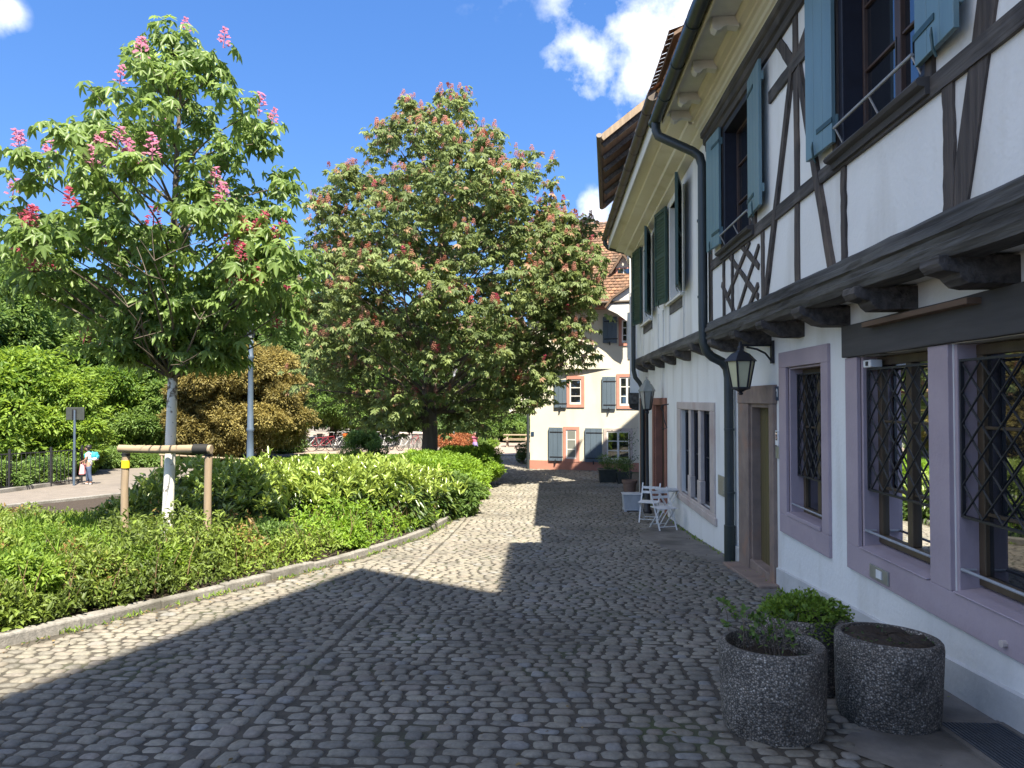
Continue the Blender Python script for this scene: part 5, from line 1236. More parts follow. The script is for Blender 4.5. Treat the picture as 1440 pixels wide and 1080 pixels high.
    bush('leafy_shrub', 'rounded grey-green bush left of the large chestnut trunk', 'shrub', (at(578, 47), 47, 1.8, hrel(575, 47), .2), 'leaf_dark', .17, 700, nl=16, seed=47, vshift=.2)
    bush('leafy_shrub', 'dark shrub below the golden tree', 'shrub', (at(400, 38), 38, 1.4, hrel(590, 38), .1), 'leaf_mid', .15, 600, nl=14, seed=48)
    bush('leafy_shrub', 'small dark shrub at the corner of the cream house', 'shrub', (-1.05, 31.0, .35, .9, .05), 'leaf_dark', .07, 260, nl=8, seed=49)
    # a wood far behind, one mass
    V = []
    L = []
    for i in range(90):
        x = -95+i*1.75+rng.normal(); L.append((x, 84+rng.normal()*6, G(84)+rng.uniform(2, 7.5), 4, 4, 3.6))
    v, f, a = lumps_crown(L, 160, .9); o = np_mesh('distant_wood', v, f, 'leaf_dark', None, a); tag(o, 'dark mass of trees closing the park', 'wood', kind='stuff')
background()

def bed():
    for k, (px, Y, r, h, m, lf, lab) in enumerate(((28, 6.5, .55, .62, 'leaf_bright', .06, 'broad-leaved bright shrub at the kerb, nearest the left edge'), (125, 6.95, .50, .55, 'leaf_cover', .055, 'olive shrub with brown leaves at the kerb, second from the left edge'),
            (205, 7.6, .45, .50, 'leaf_bright', .055, 'small bright shrub at the kerb, in front of the left stake'), (300, 8.6, .50, .50, 'leaf_cover', .05, 'olive shrub at the kerb, in front of the right stake'), (60, 8.2, .7, .62, 'leaf_bright', .05, 'bright weedy shrub in the bed, left of the stakes'),
            (388, 9.9, .5, .5, 'leaf_mid', .06, 'dark little shrub in front of the laurels'), (480, 10.9, .45, .45, 'leaf_lime', .06, 'lime shrub at the kerb in front of the middle laurel'))):
        bush('bed_shrub', lab, 'shrub', (at(px, Y), Y, r, h, .05), m, lf, 640, nl=12, seed=90+k, squash=.8)
    """everything growing inside the kerb"""
    # low mixed shrubs: one uneven carpet of small leaves
    def height(x, y):
        h = .38+.13*np.sin(x*2.1+y*1.3)+.13*np.sin(x*4.3-y*3.1+1)+.09*np.sin(x*7.7+y*6.3)
        h = h*np.clip(1-.55*np.clip((-x-7)/1.5, 0, 1)*np.clip((y-9)/2, 0, 1), .3, 1)
        edge = np.clip((kerb_x(y)-.15-x)/.45, 0, 1); return h*(.25+.75*edge**.6)+.06
    N = 125000
    y = 3.2+rng.uniform(0, 1, N)**1.25*14.0; w = rng.uniform(0, 1, N)
    lo = np.maximum(bed_x(y)+.1, -y*.86-1.2); hi = kerb_x(y)-.10; x = lo+(hi-lo)*w
    t = rng.uniform(.12, 1.12, N)**.7; z = G(y)+.06+height(x, y)*t
    keep = ~((x < -8) & (y > 14.2)) & ~((x > -8) & (y > 11.5) & (t < .5)); x, y, z, t = x[keep], y[keep], z[keep], t[keep]; n = len(x)
    clump = np.sin(x*1.7+y*.8)+np.sin(x*3.1-y*2.3+2)+.7*np.sin(x*6.1+y*5.0)
    d = unit(rng.normal(size=(n,3))*.8+np.array([.1,-.2,.55])); zz = unit(np.array([0,-.2,1.0])+rng.normal(size=(n,3))*.5)
    bright = np.clip((kerb_x(y)-x), 0, 6)/6
    v = np.clip(.42+.14*clump+rng.normal(size=n)*.2, 0, .92)
    brown = (np.sin(x*2.3+1.1)*np.sin(y*2.9+.4)*np.sin(x*.9+y*1.7) > .30) & (rng.uniform(size=n) < .40); v = np.where(brown, 1, v)
    lime = (y > 10.2) & (x > kerb_x(y)-1.5)
    for nm, sel, m in (('ground_cover', ~lime, 'leaf_cover'), ('ground_cover', lime, 'leaf_lime')):
        V, F, A = scatter(LEAF[0], LEAF[1], np.stack([x, y, z], 1)[sel], d[sel], zz[sel], .058*rng.uniform(.6, 1.4, sel.sum())*(1+.02*y[sel]), v[sel])
        o = np_mesh(nm, V, F, m, None, A); tag(o, 'low mixed leafy ground cover inside the kerb' if m == 'leaf_cover' else 'lime green ground cover along the far part of the kerb', 'ground cover', kind='stuff')
    # stems showing in the gaps near the kerb
    # tall grassy weeds on the left
    N = 9000; px = rng.normal(-6.6, 1.5, N); py = rng.uniform(5.2, 11.5, N); k = (px < kerb_x(py)-1.0) & (px > -py*.86-.6) & (rng.uniform(size=N) < np.clip(1.2-np.abs(px+py*.70)/1.2, .12, 1)); px, py = px[k], py[k]; n = len(px)
    pos = np.stack([px, py, G(py)+.12+rng.uniform(0, .3, n)], 1); d = unit(np.stack([rng.normal(size=n)*.45, rng.normal(size=n)*.45, np.ones(n)], 1)); zz = rnd_dirs(n)
    V, F, A = scatter(BLADE[0], BLADE[1], pos, d, zz, rng.uniform(.12, .26, n), np.clip(rng.normal(.6, .2, n), 0, 1))
    tag(np_mesh('tall_grass', V, F, 'grass', None, A), 'bright tall grass and weeds at the left of the bed', 'grass', kind='stuff')
    # lawn
    N = 26000; px = rng.uniform(-12.4, -4.4, N); py = rng.uniform(25.6, 36, N); pos = np.stack([px, py, G(py)+.03], 1)
    d = unit(np.stack([rng.normal(size=N)*.4, rng.normal(size=N)*.4, np.ones(N)], 1))
    V, F, A = scatter(BLADE[0]*np.array([3.5,1,1]), BLADE[1], pos, d, rnd_dirs(N), rng.uniform(.06, .13, N), np.clip(rng.normal(.6, .2, N), 0, 1))
    tag(np_mesh('lawn', V, F, 'grass', None, A), 'short bright lawn beyond the laurel hedge', 'grass', kind='stuff')
    # cherry laurels: dark hanging leaves below, upright yellow-green shoots on top
    spots = [(225, 11.6, .75, 1.15, 'dark laurel at the left end of the row, beside the whitewashed trunk'), (272, 12.6, .95, 1.45, 'laurel behind the right stake'), (318, 12.2, .95, 1.40, 'laurel just right of the right stake'),
             (362, 13.4, 1.0, 1.45, 'laurel below the blue lamp post'), (405, 12.4, .95, 1.38, 'pale-tipped laurel with dark gaps, front of the row, left of the pair'), (470, 12.9, 1.0, 1.42, 'pale-tipped laurel standing forward at the middle of the row'),
             (535, 13.6, 1.0, 1.40, 'laurel with a dark hollow below its pale shoots, right of the middle'), (445, 15.2, 1.05, 1.45, 'laurel at the back, below the lawn'), (520, 16.2, 1.1, 1.50, 'laurel at the back, below the rounded shrub'),
             (585, 15.4, .9, 1.22, 'laurel toward the right end with bright shoots')]
    for k, (px, Y, r, h, lab) in enumerate(((612, 17.4, 1.15, 1.16, 'fine-leaved lime shrub in front of the chestnut trunk'), (645, 19.0, 1.0, 1.12, 'fine-leaved lime shrub beside the kerb, before the tip of the bed'), (655, 22.0, 1.15, 1.22, 'fine-leaved lime shrub at the far tip of the bed'), (594, 19.5, 1.2, 1.22, 'fine-leaved lime shrub at the back, left of the chestnut trunk'), (632, 16.0, .75, .92, 'small grey-green shrub next to the kerb bend'))):
        bush('bed_shrub', lab, 'shrub', (at(px, Y), Y, r, h, .02), 'leaf_lime' if k < 4 else 'leaf_mid', .085, 1300 if k < 4 else 700, nl=16, seed=70+k, squash=.7)
    for k, (px, Y, r, h, lab) in enumerate(spots):
        x = at(px, Y); g = G(Y)+.05; h -= .17; h *= (.94, 1.02, .96, 1.05, .9, 1.04, .97, .93, .95, 1)[k % 10]; rn = np.random.default_rng(100+k)
        B = empty('laurel_shrub', (x, Y, g)); tag(B, lab, 'shrub', 'laurels along the middle of the bed')
        st = MB(); ns = 26; P = []
        for i in range(ns):
            az = i*2.39996; q = math.sqrt((i+.5)/ns); c = (x+math.cos(az)*r*q, Y+math.sin(az)*r*q, g+h*(1-.42*q**2.2)-rn.uniform(.08, .3)); P.append(c)
            if i % 2 == 0: limb(st, (x+rn.normal()*.1, Y+rn.normal()*.1, g-.05), c, .014, .006, .1, 4, 5)
        st.build('stem', 'bark', B, smooth=True)
        parts = []
        # young shoots
        S = np.repeat(np.array(P), 7, 0)+rng.normal(size=(ns*7, 3))*np.array([.15, .15, .05])*r; per = 7; N = len(S)*per; s = np.repeat(S, per, 0); a = rng.uniform(0, 6.28, N); e = rng.uniform(.25, 1.25, N)
        d = np.stack([np.cos(a)*np.cos(e), np.sin(a)*np.cos(e), np.sin(e)], 1); pos = s+d*.015+np.array([0,0,1.0])*rng.uniform(0, .16, N)[:,None]
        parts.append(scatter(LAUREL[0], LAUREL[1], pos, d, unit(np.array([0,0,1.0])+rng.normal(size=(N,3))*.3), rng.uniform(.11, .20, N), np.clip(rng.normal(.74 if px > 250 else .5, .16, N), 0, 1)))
        # old leaves
        N = 1700; u = rng.uniform(0, 6.28, N); q = rng.uniform(.3, 1.05, N)**.5; hh = rng.uniform(.05, .92, N)
        rr = r*q*(1.02-.25*hh**2); pos = np.stack([x+np.cos(u)*rr, Y+np.sin(u)*rr, g+h*.92*hh*(1-.25*q**3)], 1)
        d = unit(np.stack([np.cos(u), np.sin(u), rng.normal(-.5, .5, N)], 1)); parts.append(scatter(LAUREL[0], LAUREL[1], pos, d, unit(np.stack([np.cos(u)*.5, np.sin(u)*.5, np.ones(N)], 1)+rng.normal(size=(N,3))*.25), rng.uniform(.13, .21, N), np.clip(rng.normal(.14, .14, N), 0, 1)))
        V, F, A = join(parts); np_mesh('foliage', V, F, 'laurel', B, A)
bed()

def litter():
    n = 900; y = 3.5+rng.uniform(0, 1, n)**1.6*19; x = kerb_x(y)+.03+np.abs(rng.normal(size=n))*.16; k = rng.uniform(size=n) < .25
    x = np.where(k, rng.uniform(-3, 2.3, n), x); x = np.where(rng.uniform(size=n) < .12, 2.62-np.abs(rng.normal(size=n))*.1, x)
    pos = np.stack([x, y, G(y)+.026+rng.uniform(0, .006, n)], 1); a = rng.uniform(0, 6.28, n); d = np.stack([np.cos(a), np.sin(a), rng.normal(size=n)*.2], 1)
    v, f, q = scatter(leaf_t(.6, .1, .1)[0], LEAF[1], pos, d, unit(np.array([0,0,1.0])+rng.normal(size=(n,3))*.3), rng.uniform(.012, .04, n), rng.uniform(0, 1, n))
    tag(np_mesh('fallen_leaves', v, f, leaf_mat('dry_leaf', (.07, .045, .022), (.26, .19, .08), .8, .2), None, q), 'small dry leaves and litter along the kerb and wall', 'litter', kind='stuff')
    n = 1500; y = 4+rng.uniform(0, 1, n)*16; m = rng.uniform(size=n) < .6; c = np.round(y*1.7)/1.7+.2*np.sin(np.round(y*1.7)*7); y = np.where(m, c+rng.normal(size=n)*.07, y)
    x = np.where(rng.uniform(size=n) < .7, kerb_x(y)+.02+np.abs(rng.normal(size=n))*.05, np.where(y > 4.8, 2.655-np.abs(rng.normal(size=n))*.03, kerb_x(y)+.05))
    pos = np.stack([x, y, G(y)+.01], 1); d = unit(np.stack([rng.normal(size=n)*.6, rng.normal(size=n)*.6, np.ones(n)*.7], 1))
    v, f, q = scatter(LEAF[0]*np.array([.7,1,1]), LEAF[1], pos, d, rnd_dirs(n), rng.uniform(.02, .07, n), rng.uniform(0, 1, n))
    tag(np_mesh('kerb_weeds', v, f, 'leaf_bright', None, q), 'little weeds sprouting at the foot of the kerb and wall', 'weeds', kind='stuff')
litter()

def dry_stems():
    mb = MB()
    for i in range(420):
        y = 4.5+rng.uniform(0, 1)**1.3*11; x = float(kerb_x(y))-.2-abs(rng.normal())*1.1; g = G(y)+.07; a = rng.uniform(0, 6.28); l = rng.uniform(.25, .62); t = rng.uniform(.1, .5)
        mb.tube([(x, y, g), (x+math.cos(a)*l*t*.4, y+math.sin(a)*l*t*.4, g+l*.6), (x+math.cos(a)*l*t, y+math.sin(a)*l*t, g+l)], [.006, .004, .002], 4, cap=False)
    tag(mb.build('dry_stems', mat('dry_stem', (.20, .13, .07), (.11, .07, .04), 8, .9, .2, 40)), 'thin brown woody stems among the low planting along the kerb', 'stems', kind='stuff')
dry_stems()
# ------------------------------------------------------------------ pots, chairs and the things along the houses
def planter(loc, r, h, label, soil=.10, tilt=0):
    x, y = loc; g = G(y)-.005
    P = empty('concrete_planter', (x, y, g)); tag(P, label, 'planter', 'round washed-concrete planters')
    tl = Matrix.Rotation(tilt, 3, 'Y') @ Matrix.Rotation(R(-2.2), 3, 'X')
    prof = [(r*.80, .0), (r*.90, .012), (r*.945, .05), (r*.965, h*.3), (r*.995, h*.8), (r, h-.045), (r*.985, h-.012), (r*.95, h), (r*.87, h), (r*.84, h-.012), (r*.82, h-.04), (r*.80, h-soil-.03)]
    b = MB(); b.lathe(prof, (x, y, g), 56, tl); b.build('bowl', 'washed', P, smooth=True)
    s = MB(); n = 26; top = h-soil
    for q in (0.01, .15, .3, .45, .6, .72, .82):
        for k in range(n):
            t = 2*math.pi*k/n; p = tl @ Vector((math.cos(t)*r*q, math.sin(t)*r*q, top+rng.normal()*.009+.006*(1-q)-(.02 if q > .8 else 0))); s.v.append((x+p.x, y+p.y, g+p.z))
    for i in range(6):
        for k in range(n): s.f.append((i*n+k, i*n+(k+1) % n, (i+1)*n+(k+1) % n, (i+1)*n+k))
    s.build('soil', 'soil', P, smooth=True)
    m = 260; a = rng.uniform(0, 6.28, m); q = rng.uniform(0, 1, m)**.5*r*.78; bl = np.sin(np.cos(a)*q*31+r*90)+np.sin(np.sin(a)*q*37) > .2; a, q = a[bl], q[bl]; m = len(a)
    pp = np.stack([np.cos(a)*q, np.sin(a)*q, np.full(m, top+.004)], 1) @ np.array(tl).T+np.array([x, y, g])
    v, f, va = scatter(LEAF[0], LEAF[1], pp, unit(rng.normal(size=(m,3))*np.array([1,1,.4])), unit(np.array([0,0,1.0])+rng.normal(size=(m,3))*.4), rng.uniform(.012, .03, m), rng.uniform(0, .6, m)); np_mesh('moss', v, f, 'leaf_dark', P, va)
    return P, g+h
_, zf = planter((1.315, 4.24), .300, .505, 'washed concrete planter with a few straggling stems, nearest the viewer', .10)
_, zb = planter((1.765, 5.02), .295, .50, 'washed concrete planter overflowing with small green leaves, behind the other two', .06)
_, zr = planter((2.055, 4.44), .300, .505, 'empty washed concrete planter with bare dark soil, beside the house wall', .004, R(2.0))

def pot_plants():
    B = empty('trailing_plant', (1.765, 5.02, zb-.06)); tag(B, 'dense small-leaved green plant spilling over the rim of the rear planter', 'plant')
    n = 3600; d = rnd_dirs(n); d[:,2] = np.abs(d[:,2]); r = rng.uniform(.5, 1.05, n)**.5; lob = 1+.22*np.sin(d[:,0]*5+1)*np.sin(d[:,1]*6)
    pos = np.array([1.765, 5.02, zb-.05])+d*(r*lob)[:,None]*np.array([.29, .29, .17]); out = np.hypot(d[:,0], d[:,1])
    pos[:,2] -= np.clip(out*r-.88, 0, 1)*.55
    v, f, a = scatter(leaf_t(.75, .06, .12)[0], LEAF[1], pos, unit(d+rng.normal(size=(n,3))*.6), unit(np.array([0,0,1.0])+d*.5+rng.normal(size=(n,3))*.3), rng.uniform(.018, .036, n), np.clip(rng.normal(.5, .22, n), 0, 1)); np_mesh('foliage', v, f, 'leaf_bright', B, a)
    st = MB()
    for i in range(16): t = i*2.4; st.tube([(1.765, 5.02, zb-.08), (1.765+.14*math.cos(t), 5.02+.14*math.sin(t), zb+.07), (1.765+.27*math.cos(t), 5.02+.27*math.sin(t), zb+.0)], [.004, .003, .002], 5)
    st.build('stem', 'bark', B)
    B = empty('straggling_plant', (1.30, 4.24, zf-.10)); tag(B, 'thin reddish-green plant straggling out of the front planter', 'plant')
    st = MB(); P, D = [], []
    for i in range(15):
        a = rng.uniform(.4, 3.6); x, y = 1.315+rng.normal()*.10, 4.32+rng.normal()*.08; ln = rng.uniform(.10, .27)
        p = [(x, y, zf-.10), (x+math.cos(a)*ln*.3, y+math.sin(a)*ln*.3, zf-.10+ln*.8), (x+math.cos(a)*ln*.9, y+math.sin(a)*ln*.8, zf-.08+ln*.95)]; st.tube(p, [.0035, .003, .002], 5)
        for k in range(17):
            t = rng.uniform(.25, 1); q = np.array(p[1])*(1-t)+np.array(p[2])*t if t > .4 else np.array(p[0])*(1-t*2)+np.array(p[1])*t*2; P.append(q); D.append(rnd_dirs(1)[0]+[0,0,.2])
    st.build('stem', 'bark', B); P = np.array(P); D = np.array(D); n = len(P)
    v, f, a = scatter(leaf_t(.7, .06, .12)[0], LEAF[1], P, unit(D), unit(np.array([0,0,1.0])+rng.normal(size=(n,3))*.5), rng.uniform(.022, .05, n), np.clip(rng.normal(.5, .25, n), 0, 1)); np_mesh('foliage', v, f, 'leaf_mid', B, a)
pot_plants()

def cellar_grate():
    x0, x1, y0, y1 = 2.28, 2.66, 3.30, 4.35
    T = empty('cellar_grate', (2.47, 3.9, G(3.9))); tag(T, 'blue-grey barred cellar grate set in the paving at the foot of the wall', 'grate')
    zz = lambda y: G(y)+.018
    f = MB()
    for a, b in (((x0, y0), (x0, y1)), ((x1, y0), (x1, y1)), ((x0, y0), (x1, y0)), ((x0, y1), (x1, y1))): f.bar((a[0], a[1], zz(a[1])), (b[0], b[1], zz(b[1])), .035, .028)
    f.build('frame', 'slab', T)
    b = MB(); n = 15
    for i in range(n): x = x0+.03+(x1-x0-.06)*i/(n-1); b.bar((x, y0+.02, zz(y0+.02)+.004), (x, y1-.02, zz(y1-.02)+.004), .011, .02)
    for k in range(4): y = y0+(y1-y0)*(k+.5)/4; b.bar((x0+.02, y, zz(y)), (x1-.02, y, zz(y)), .008, .012)
    b.build('bars', 'grate', T)
    p = MB(); p.quad((x0, y0, zz(y0)-.004), (x1, y0, zz(y0)-.004), (x1, y1, zz(y1)-.004), (x0, y1, zz(y1)-.004)); p.build('shaft', 'iron', T)
cellar_grate()

def bistro_set():
    def chair(loc, rz, label):
        x, y = loc; T = empty('folding_chair', (x, y, G(y)+.012)); tag(T, label, 'chair', 'white folding bistro chairs')
        o = np.array([x, y, G(y)+.014]); p = lambda a, b, c: tuple(o+[a, b, c]); w = .20
        f = MB()
        for s in (-w, w):
            f.bar(p(s, .24, 0), p(s, -.20, .86), .018, .026, up=(1, 0, 0)); f.bar(p(s*.88, -.24, 0), p(s*.88, .22, .47), .018, .026, up=(1, 0, 0))
        f.bar(p(-w, .20, .08), p(w, .20, .08), .014, .014); f.bar(p(-w, -.20, .08), p(w, -.20, .08), .014, .014)
        f.build('frame', 'white', T)
        s = MB()
        for i in range(6): b = -.14+i*.072; s.box(o[0]-w-.02, o[0]+w+.02, o[1]+b, o[1]+b+.05, o[2]+.455, o[2]+.472)
        s.build('seat', 'white', T)
        s = MB()
        for z in (.66, .76): s.bar(p(-w-.01, -.10-(z-.66)*.51, z), p(w+.01, -.10-(z-.66)*.51, z), .012, .055)
        s.build('backrest', 'white', T)
        T.rotation_euler = (0, 0, rz); T.scale = (.92, .92, .92); return T
    chair((2.27, 14.05), R(200), 'white folding bistro chair nearest the viewer, in front of the stone window'); chair((2.18, 15.15), R(160), 'white folding bistro chair next to the white tub and lamp standard')
    x, y = 2.47, 14.7; g = G(y)+.013; T = empty('bistro_table', (x, y, g)); tag(T, 'small round white folding table against the wall between the chairs', 'table')
    m = MB(); m.lathe([(.01, g+.70), (.24, g+.70), (.25, g+.71), (.25, g+.725), (.01, g+.727)], (x, y, 0), 28); m.build('table_top', 'tub', T, smooth=True)
    m = MB()
    for s in (-.16, .16): m.bar((x-.2, y+s, g), (x+.2, y+s, g+.70), .016, .022, up=(0, 1, 0)); m.bar((x+.2, y+s*.9, g), (x-.2, y+s*.9, g+.70), .016, .022, up=(0, 1, 0))
    m.build('legs', 'white', T)
bistro_set()

def lamp_standard():
    x, y = 2.33, 16.6; g = G(y); T = empty('lamp_standard', (x, y, g)); tag(T, 'slim black lamp standard with glazed lantern beside the white house', 'street lamp')
    zt = onY(908, 576, y)[1]
    m = MB(); m.lathe([(.11, 0), (.11, .06), (.075, .10), (.065, .45), (.045, .50), (.04, 1.2), (.034, zt-g-.10), (.05, zt-g-.08), (.05, zt-g-.05), (.03, zt-g)], (x, y, g), 14); m.build('post', 'iron', T, smooth=True)
    m = MB(); m.lathe([(.095, zt+.02), (.165, zt+.42)], (x, y, 0), 6); m.build('glass', 'lamp_clear', T)
    m = MB()
    for k in range(6):
        t = math.pi*k/3; m.bar((x+.098*math.cos(t), y+.098*math.sin(t), zt), (x+.168*math.cos(t), y+.168*math.sin(t), zt+.43), .016, .016)
    m.lathe([(.06, zt-.02), (.105, zt+.0), (.105, zt+.02)], (x, y, 0), 6); m.build('cage', 'iron', T)
    m = MB(); m.lathe([(.20, zt+.42), (.195, zt+.45), (.12, zt+.58), (.09, zt+.60), (.07, zt+.66), (.02, zt+.70), (.018, zt+.76)], (x, y, 0), 6); m.build('roof', 'lamp_clear', T)
lamp_standard()

def pots():
    x, y = 2.02, 17.0; g = G(y)+.01; T = empty('flower_tub', (x, y, g)); tag(T, 'weathered white wooden flower tub on feet beside the folding chairs', 'tub')
    m = MB(); a, b, h = .19, .215, .34
    for i in range(6):
        for (sx, sy) in ((1, 0), (-1, 0), (0, 1), (0, -1)):
            u0, u1 = -1+i/3+.01, -1+(i+1)/3-.01
            def q(u, k, z, t): r = a+(b-a)*z/h; p = (sx*(r-t)+(-sy)*u*r, sy*(r-t)+sx*u*r); return (x+p[0], y+p[1], g+.06+z)
            m.hexa([q(u0,0,0,0), q(u1,0,0,0), q(u1,0,0,.02), q(u0,0,0,.02), q(u0,0,h,0), q(u1,0,h,0), q(u1,0,h,.02), q(u0,0,h,.02)])
    m.build('side_boards', 'tub', T)
    m = MB(); m.box(x-.23, x+.23, y-.23, y+.23, g+.385, g+.41); m.box(x-.2, x+.2, y-.2, y+.2, g+.03, g+.06); m.build('rim', 'tub', T, bevel=.006)
    for sx in (-1, 1):
        for sy in (-1, 1): m = MB(); m.box(x+sx*.17-.03, x+sx*.17+.03, y+sy*.17-.03, y+sy*.17+.03, g-.01, g+.03); m.build('foot', 'tub', T)
    x, y = 2.32, 20.0; g = G(y); T = empty('terracotta_pot', (x, y, g)); tag(T, 'old terracotta pot with a bare twiggy climber behind the white tub', 'pot')
    m = MB(); m.lathe([(.14, 0), (.15, .02), (.19, .36), (.215, .37), (.22, .44), (.195, .445), (.185, .38), (.01, .36)], (x, y, g), 22); m.build('pot', 'terracotta', T, smooth=True)
    T2 = empty('twiggy_climber', (x, y, g+.38)); tag(T2, 'thin twiggy climber growing out of the terracotta pot up a cane', 'plant')
    m = MB(); m.tube([(x, y, g+.35), (x+.02, y, g+1.0), (x-.01, y, g+1.75)], [.012, .010, .006], 6); P = []
    for i in range(26):
        z = rng.uniform(.5, 1.7); t = rng.uniform(0, 6.28); l = rng.uniform(.08, .26); q = (x+math.cos(t)*l, y+math.sin(t)*l, g+z+l*.7); m.tube([(x, y, g+z), q], [.005, .002], 5); P.append(q)
    m.build('stem', 'bark', T2); P = np.repeat(np.array(P), 9, 0)+rng.normal(size=(26*9, 3))*.07; n = len(P)
    v, f, a = scatter(LEAF[0], LEAF[1], P, rnd_dirs(n), rnd_dirs(n), rng.uniform(.04, .07, n), np.clip(rng.normal(.3, .2, n), 0, 1)); np_mesh('foliage', v, f, 'leaf_dark', T2, a)
    for (x, y, w, h, sd, lab, lab2) in ((2.02, 23.6, .30, .42, 61, 'dark square planter box farther from the wall, at the end of the row', 'rounded green box shrub in the left of two dark planters'),
                                  (2.52, 23.3, .24, .36, 62, 'smaller dark square planter box close to the wall, at the end of the row', 'dark brownish shrub in the smaller dark planter by the wall')):
        g = G(y); T = empty('planter_box', (x, y, g)); tag(T, lab, 'planter')
        m = MB(); m.hexa([(x-w*.85, y-w*.85, g), (x+w*.85, y-w*.85, g), (x+w*.85, y+w*.85, g), (x-w*.85, y+w*.85, g), (x-w, y-w, g+h), (x+w, y-w, g+h), (x+w, y+w, g+h), (x-w, y+w, g+h)]); m.build('box', 'darkpot', T, bevel=.015)
        m = MB(); ring(m, 0, 0, 0, 0, 0, 0, 0, 0, 0, 0); m = MB(); m.bar((x-w, y-w, g+h), (x+w, y-w, g+h), .04, .05); m.bar((x-w, y+w, g+h), (x+w, y+w, g+h), .04, .05); m.bar((x-w, y-w, g+h), (x-w, y+w, g+h), .042, .052); m.bar((x+w, y-w, g+h), (x+w, y+w, g+h), .042, .052); m.build('rim', 'darkpot', T)
        rn = np.random.default_rng(sd); B = empty('potted_shrub', (x, y, g+h)); tag(B, lab2, 'shrub'); L = [(x+rn.normal()*w*.35, y+rn.normal()*w*.35, g+h+.12+rn.uniform(0, .22), .2, .2, .18) for i in range(8)]
        v, f, a = lumps_crown(L, 130, .06); np_mesh('foliage', v, f, 'leaf_mid', B, a)
        s = MB(); s.tube([(x, y, g+h-.05), (x, y, g+h+.2)], .02, 6); s.build('stem', 'bark', B)
pots()

# ------------------------------------------------------------------ things in the bed and the park
def tree_support():
    y = 9.35; g = G(y); xl, xr = at(176, y)-.0, at(292, y); zb = onY(232, 633, y)[1]
    T = empty('tree_support', ((xl+xr)/2, y, g)); tag(T, 'rustic wooden support frame of two stakes and a crossbar round the young chestnut', 'tree support')
    for x, k in ((xl, 0), (xr, 1)):
        m = MB(); m.tube([(x-.02*(1-k), y, g-.2), (x+.01, y, g+.5), (x-.005+.01*k, y+.01, g+1.1), (x+.02, y, zb-.02+(.03 if k == 0 else .05))], [.054, .050, .047, .050], 12); s = m.build('stake', 'stake', T, smooth=True)
        if k == 0: m = MB(); m.tube([(x+.012, y, zb-.24), (x+.014, y, zb-.14)], .053, 14); m.build('marker_band', 'yellow', s, smooth=True)
        m = MB(); m.tube([(x+.014, y, zb-.075), (x+.016, y, zb-.05)], .055, 12); m.build('tie', 'rubber', s, smooth=True)
    m = MB(); m.tube([(xl-.06, y-.03, zb+.02), (xl+.5, y-.04, zb+.01), (xr-.1, y-.03, zb+.02), (xr+.07, y-.03, zb+.015)], [.052, .055, .058, .060], 12); m.build('crossbar', 'rail_wood', T, smooth=True)
    m = MB(); m.tube([(xr-.17, y-.035, zb+.018), (xr+.03, y-.032, zb+.018)], .068, 12); m.build('rubber_wrap', 'rubber', T, smooth=True)
tree_support()

def blue_lamp():
    y = 20.0; x = at(352, y); g = G(y); zt = onY(352, 478, y)[1]; h = zt-g
    T = empty('park_lamp', (x, y, g)); tag(T, 'tall blue-grey ringed park lamp post behind the laurels', 'street lamp')
    m = MB(); m.lathe([(.14, 0), (.14, .25), (.115, .30), (.105, .9), (.12, .93), (.12, .98), (.095, 1.02), (.09, 1.75), (.105, 1.78), (.105, 1.84), (.085, 1.88), (.07, h-.55), (.085, h-.52), (.085, h-.47), (.065, h-.44), (.06, h-.12), (.085, h-.10), (.085, h-.05), (.05, h)], (x, y, g), 18); m.build('post', 'blue_post', T, smooth=True)
    m = MB()
    for k in range(4): t = math.pi/4+k*math.pi/2; m.tube([(x, y, zt-.02), (x+.10*math.cos(t), y+.10*math.sin(t), zt+.10), (x+.16*math.cos(t), y+.16*math.sin(t), zt+.42)], .013, 6)
    m.build('arm', 'iron', T)
    m = MB(); m.lathe([(.09, zt+.06), (.15, zt+.42)], (x, y, 0), 8); m.build('glass', 'lamp_clear', T)
    m = MB(); m.lathe([(.27, zt+.41), (.26, zt+.44), (.16, zt+.52), (.05, zt+.56), (.02, zt+.62)], (x, y, 0), 14); m.build('cap', 'blue_post', T, smooth=True)
blue_lamp()

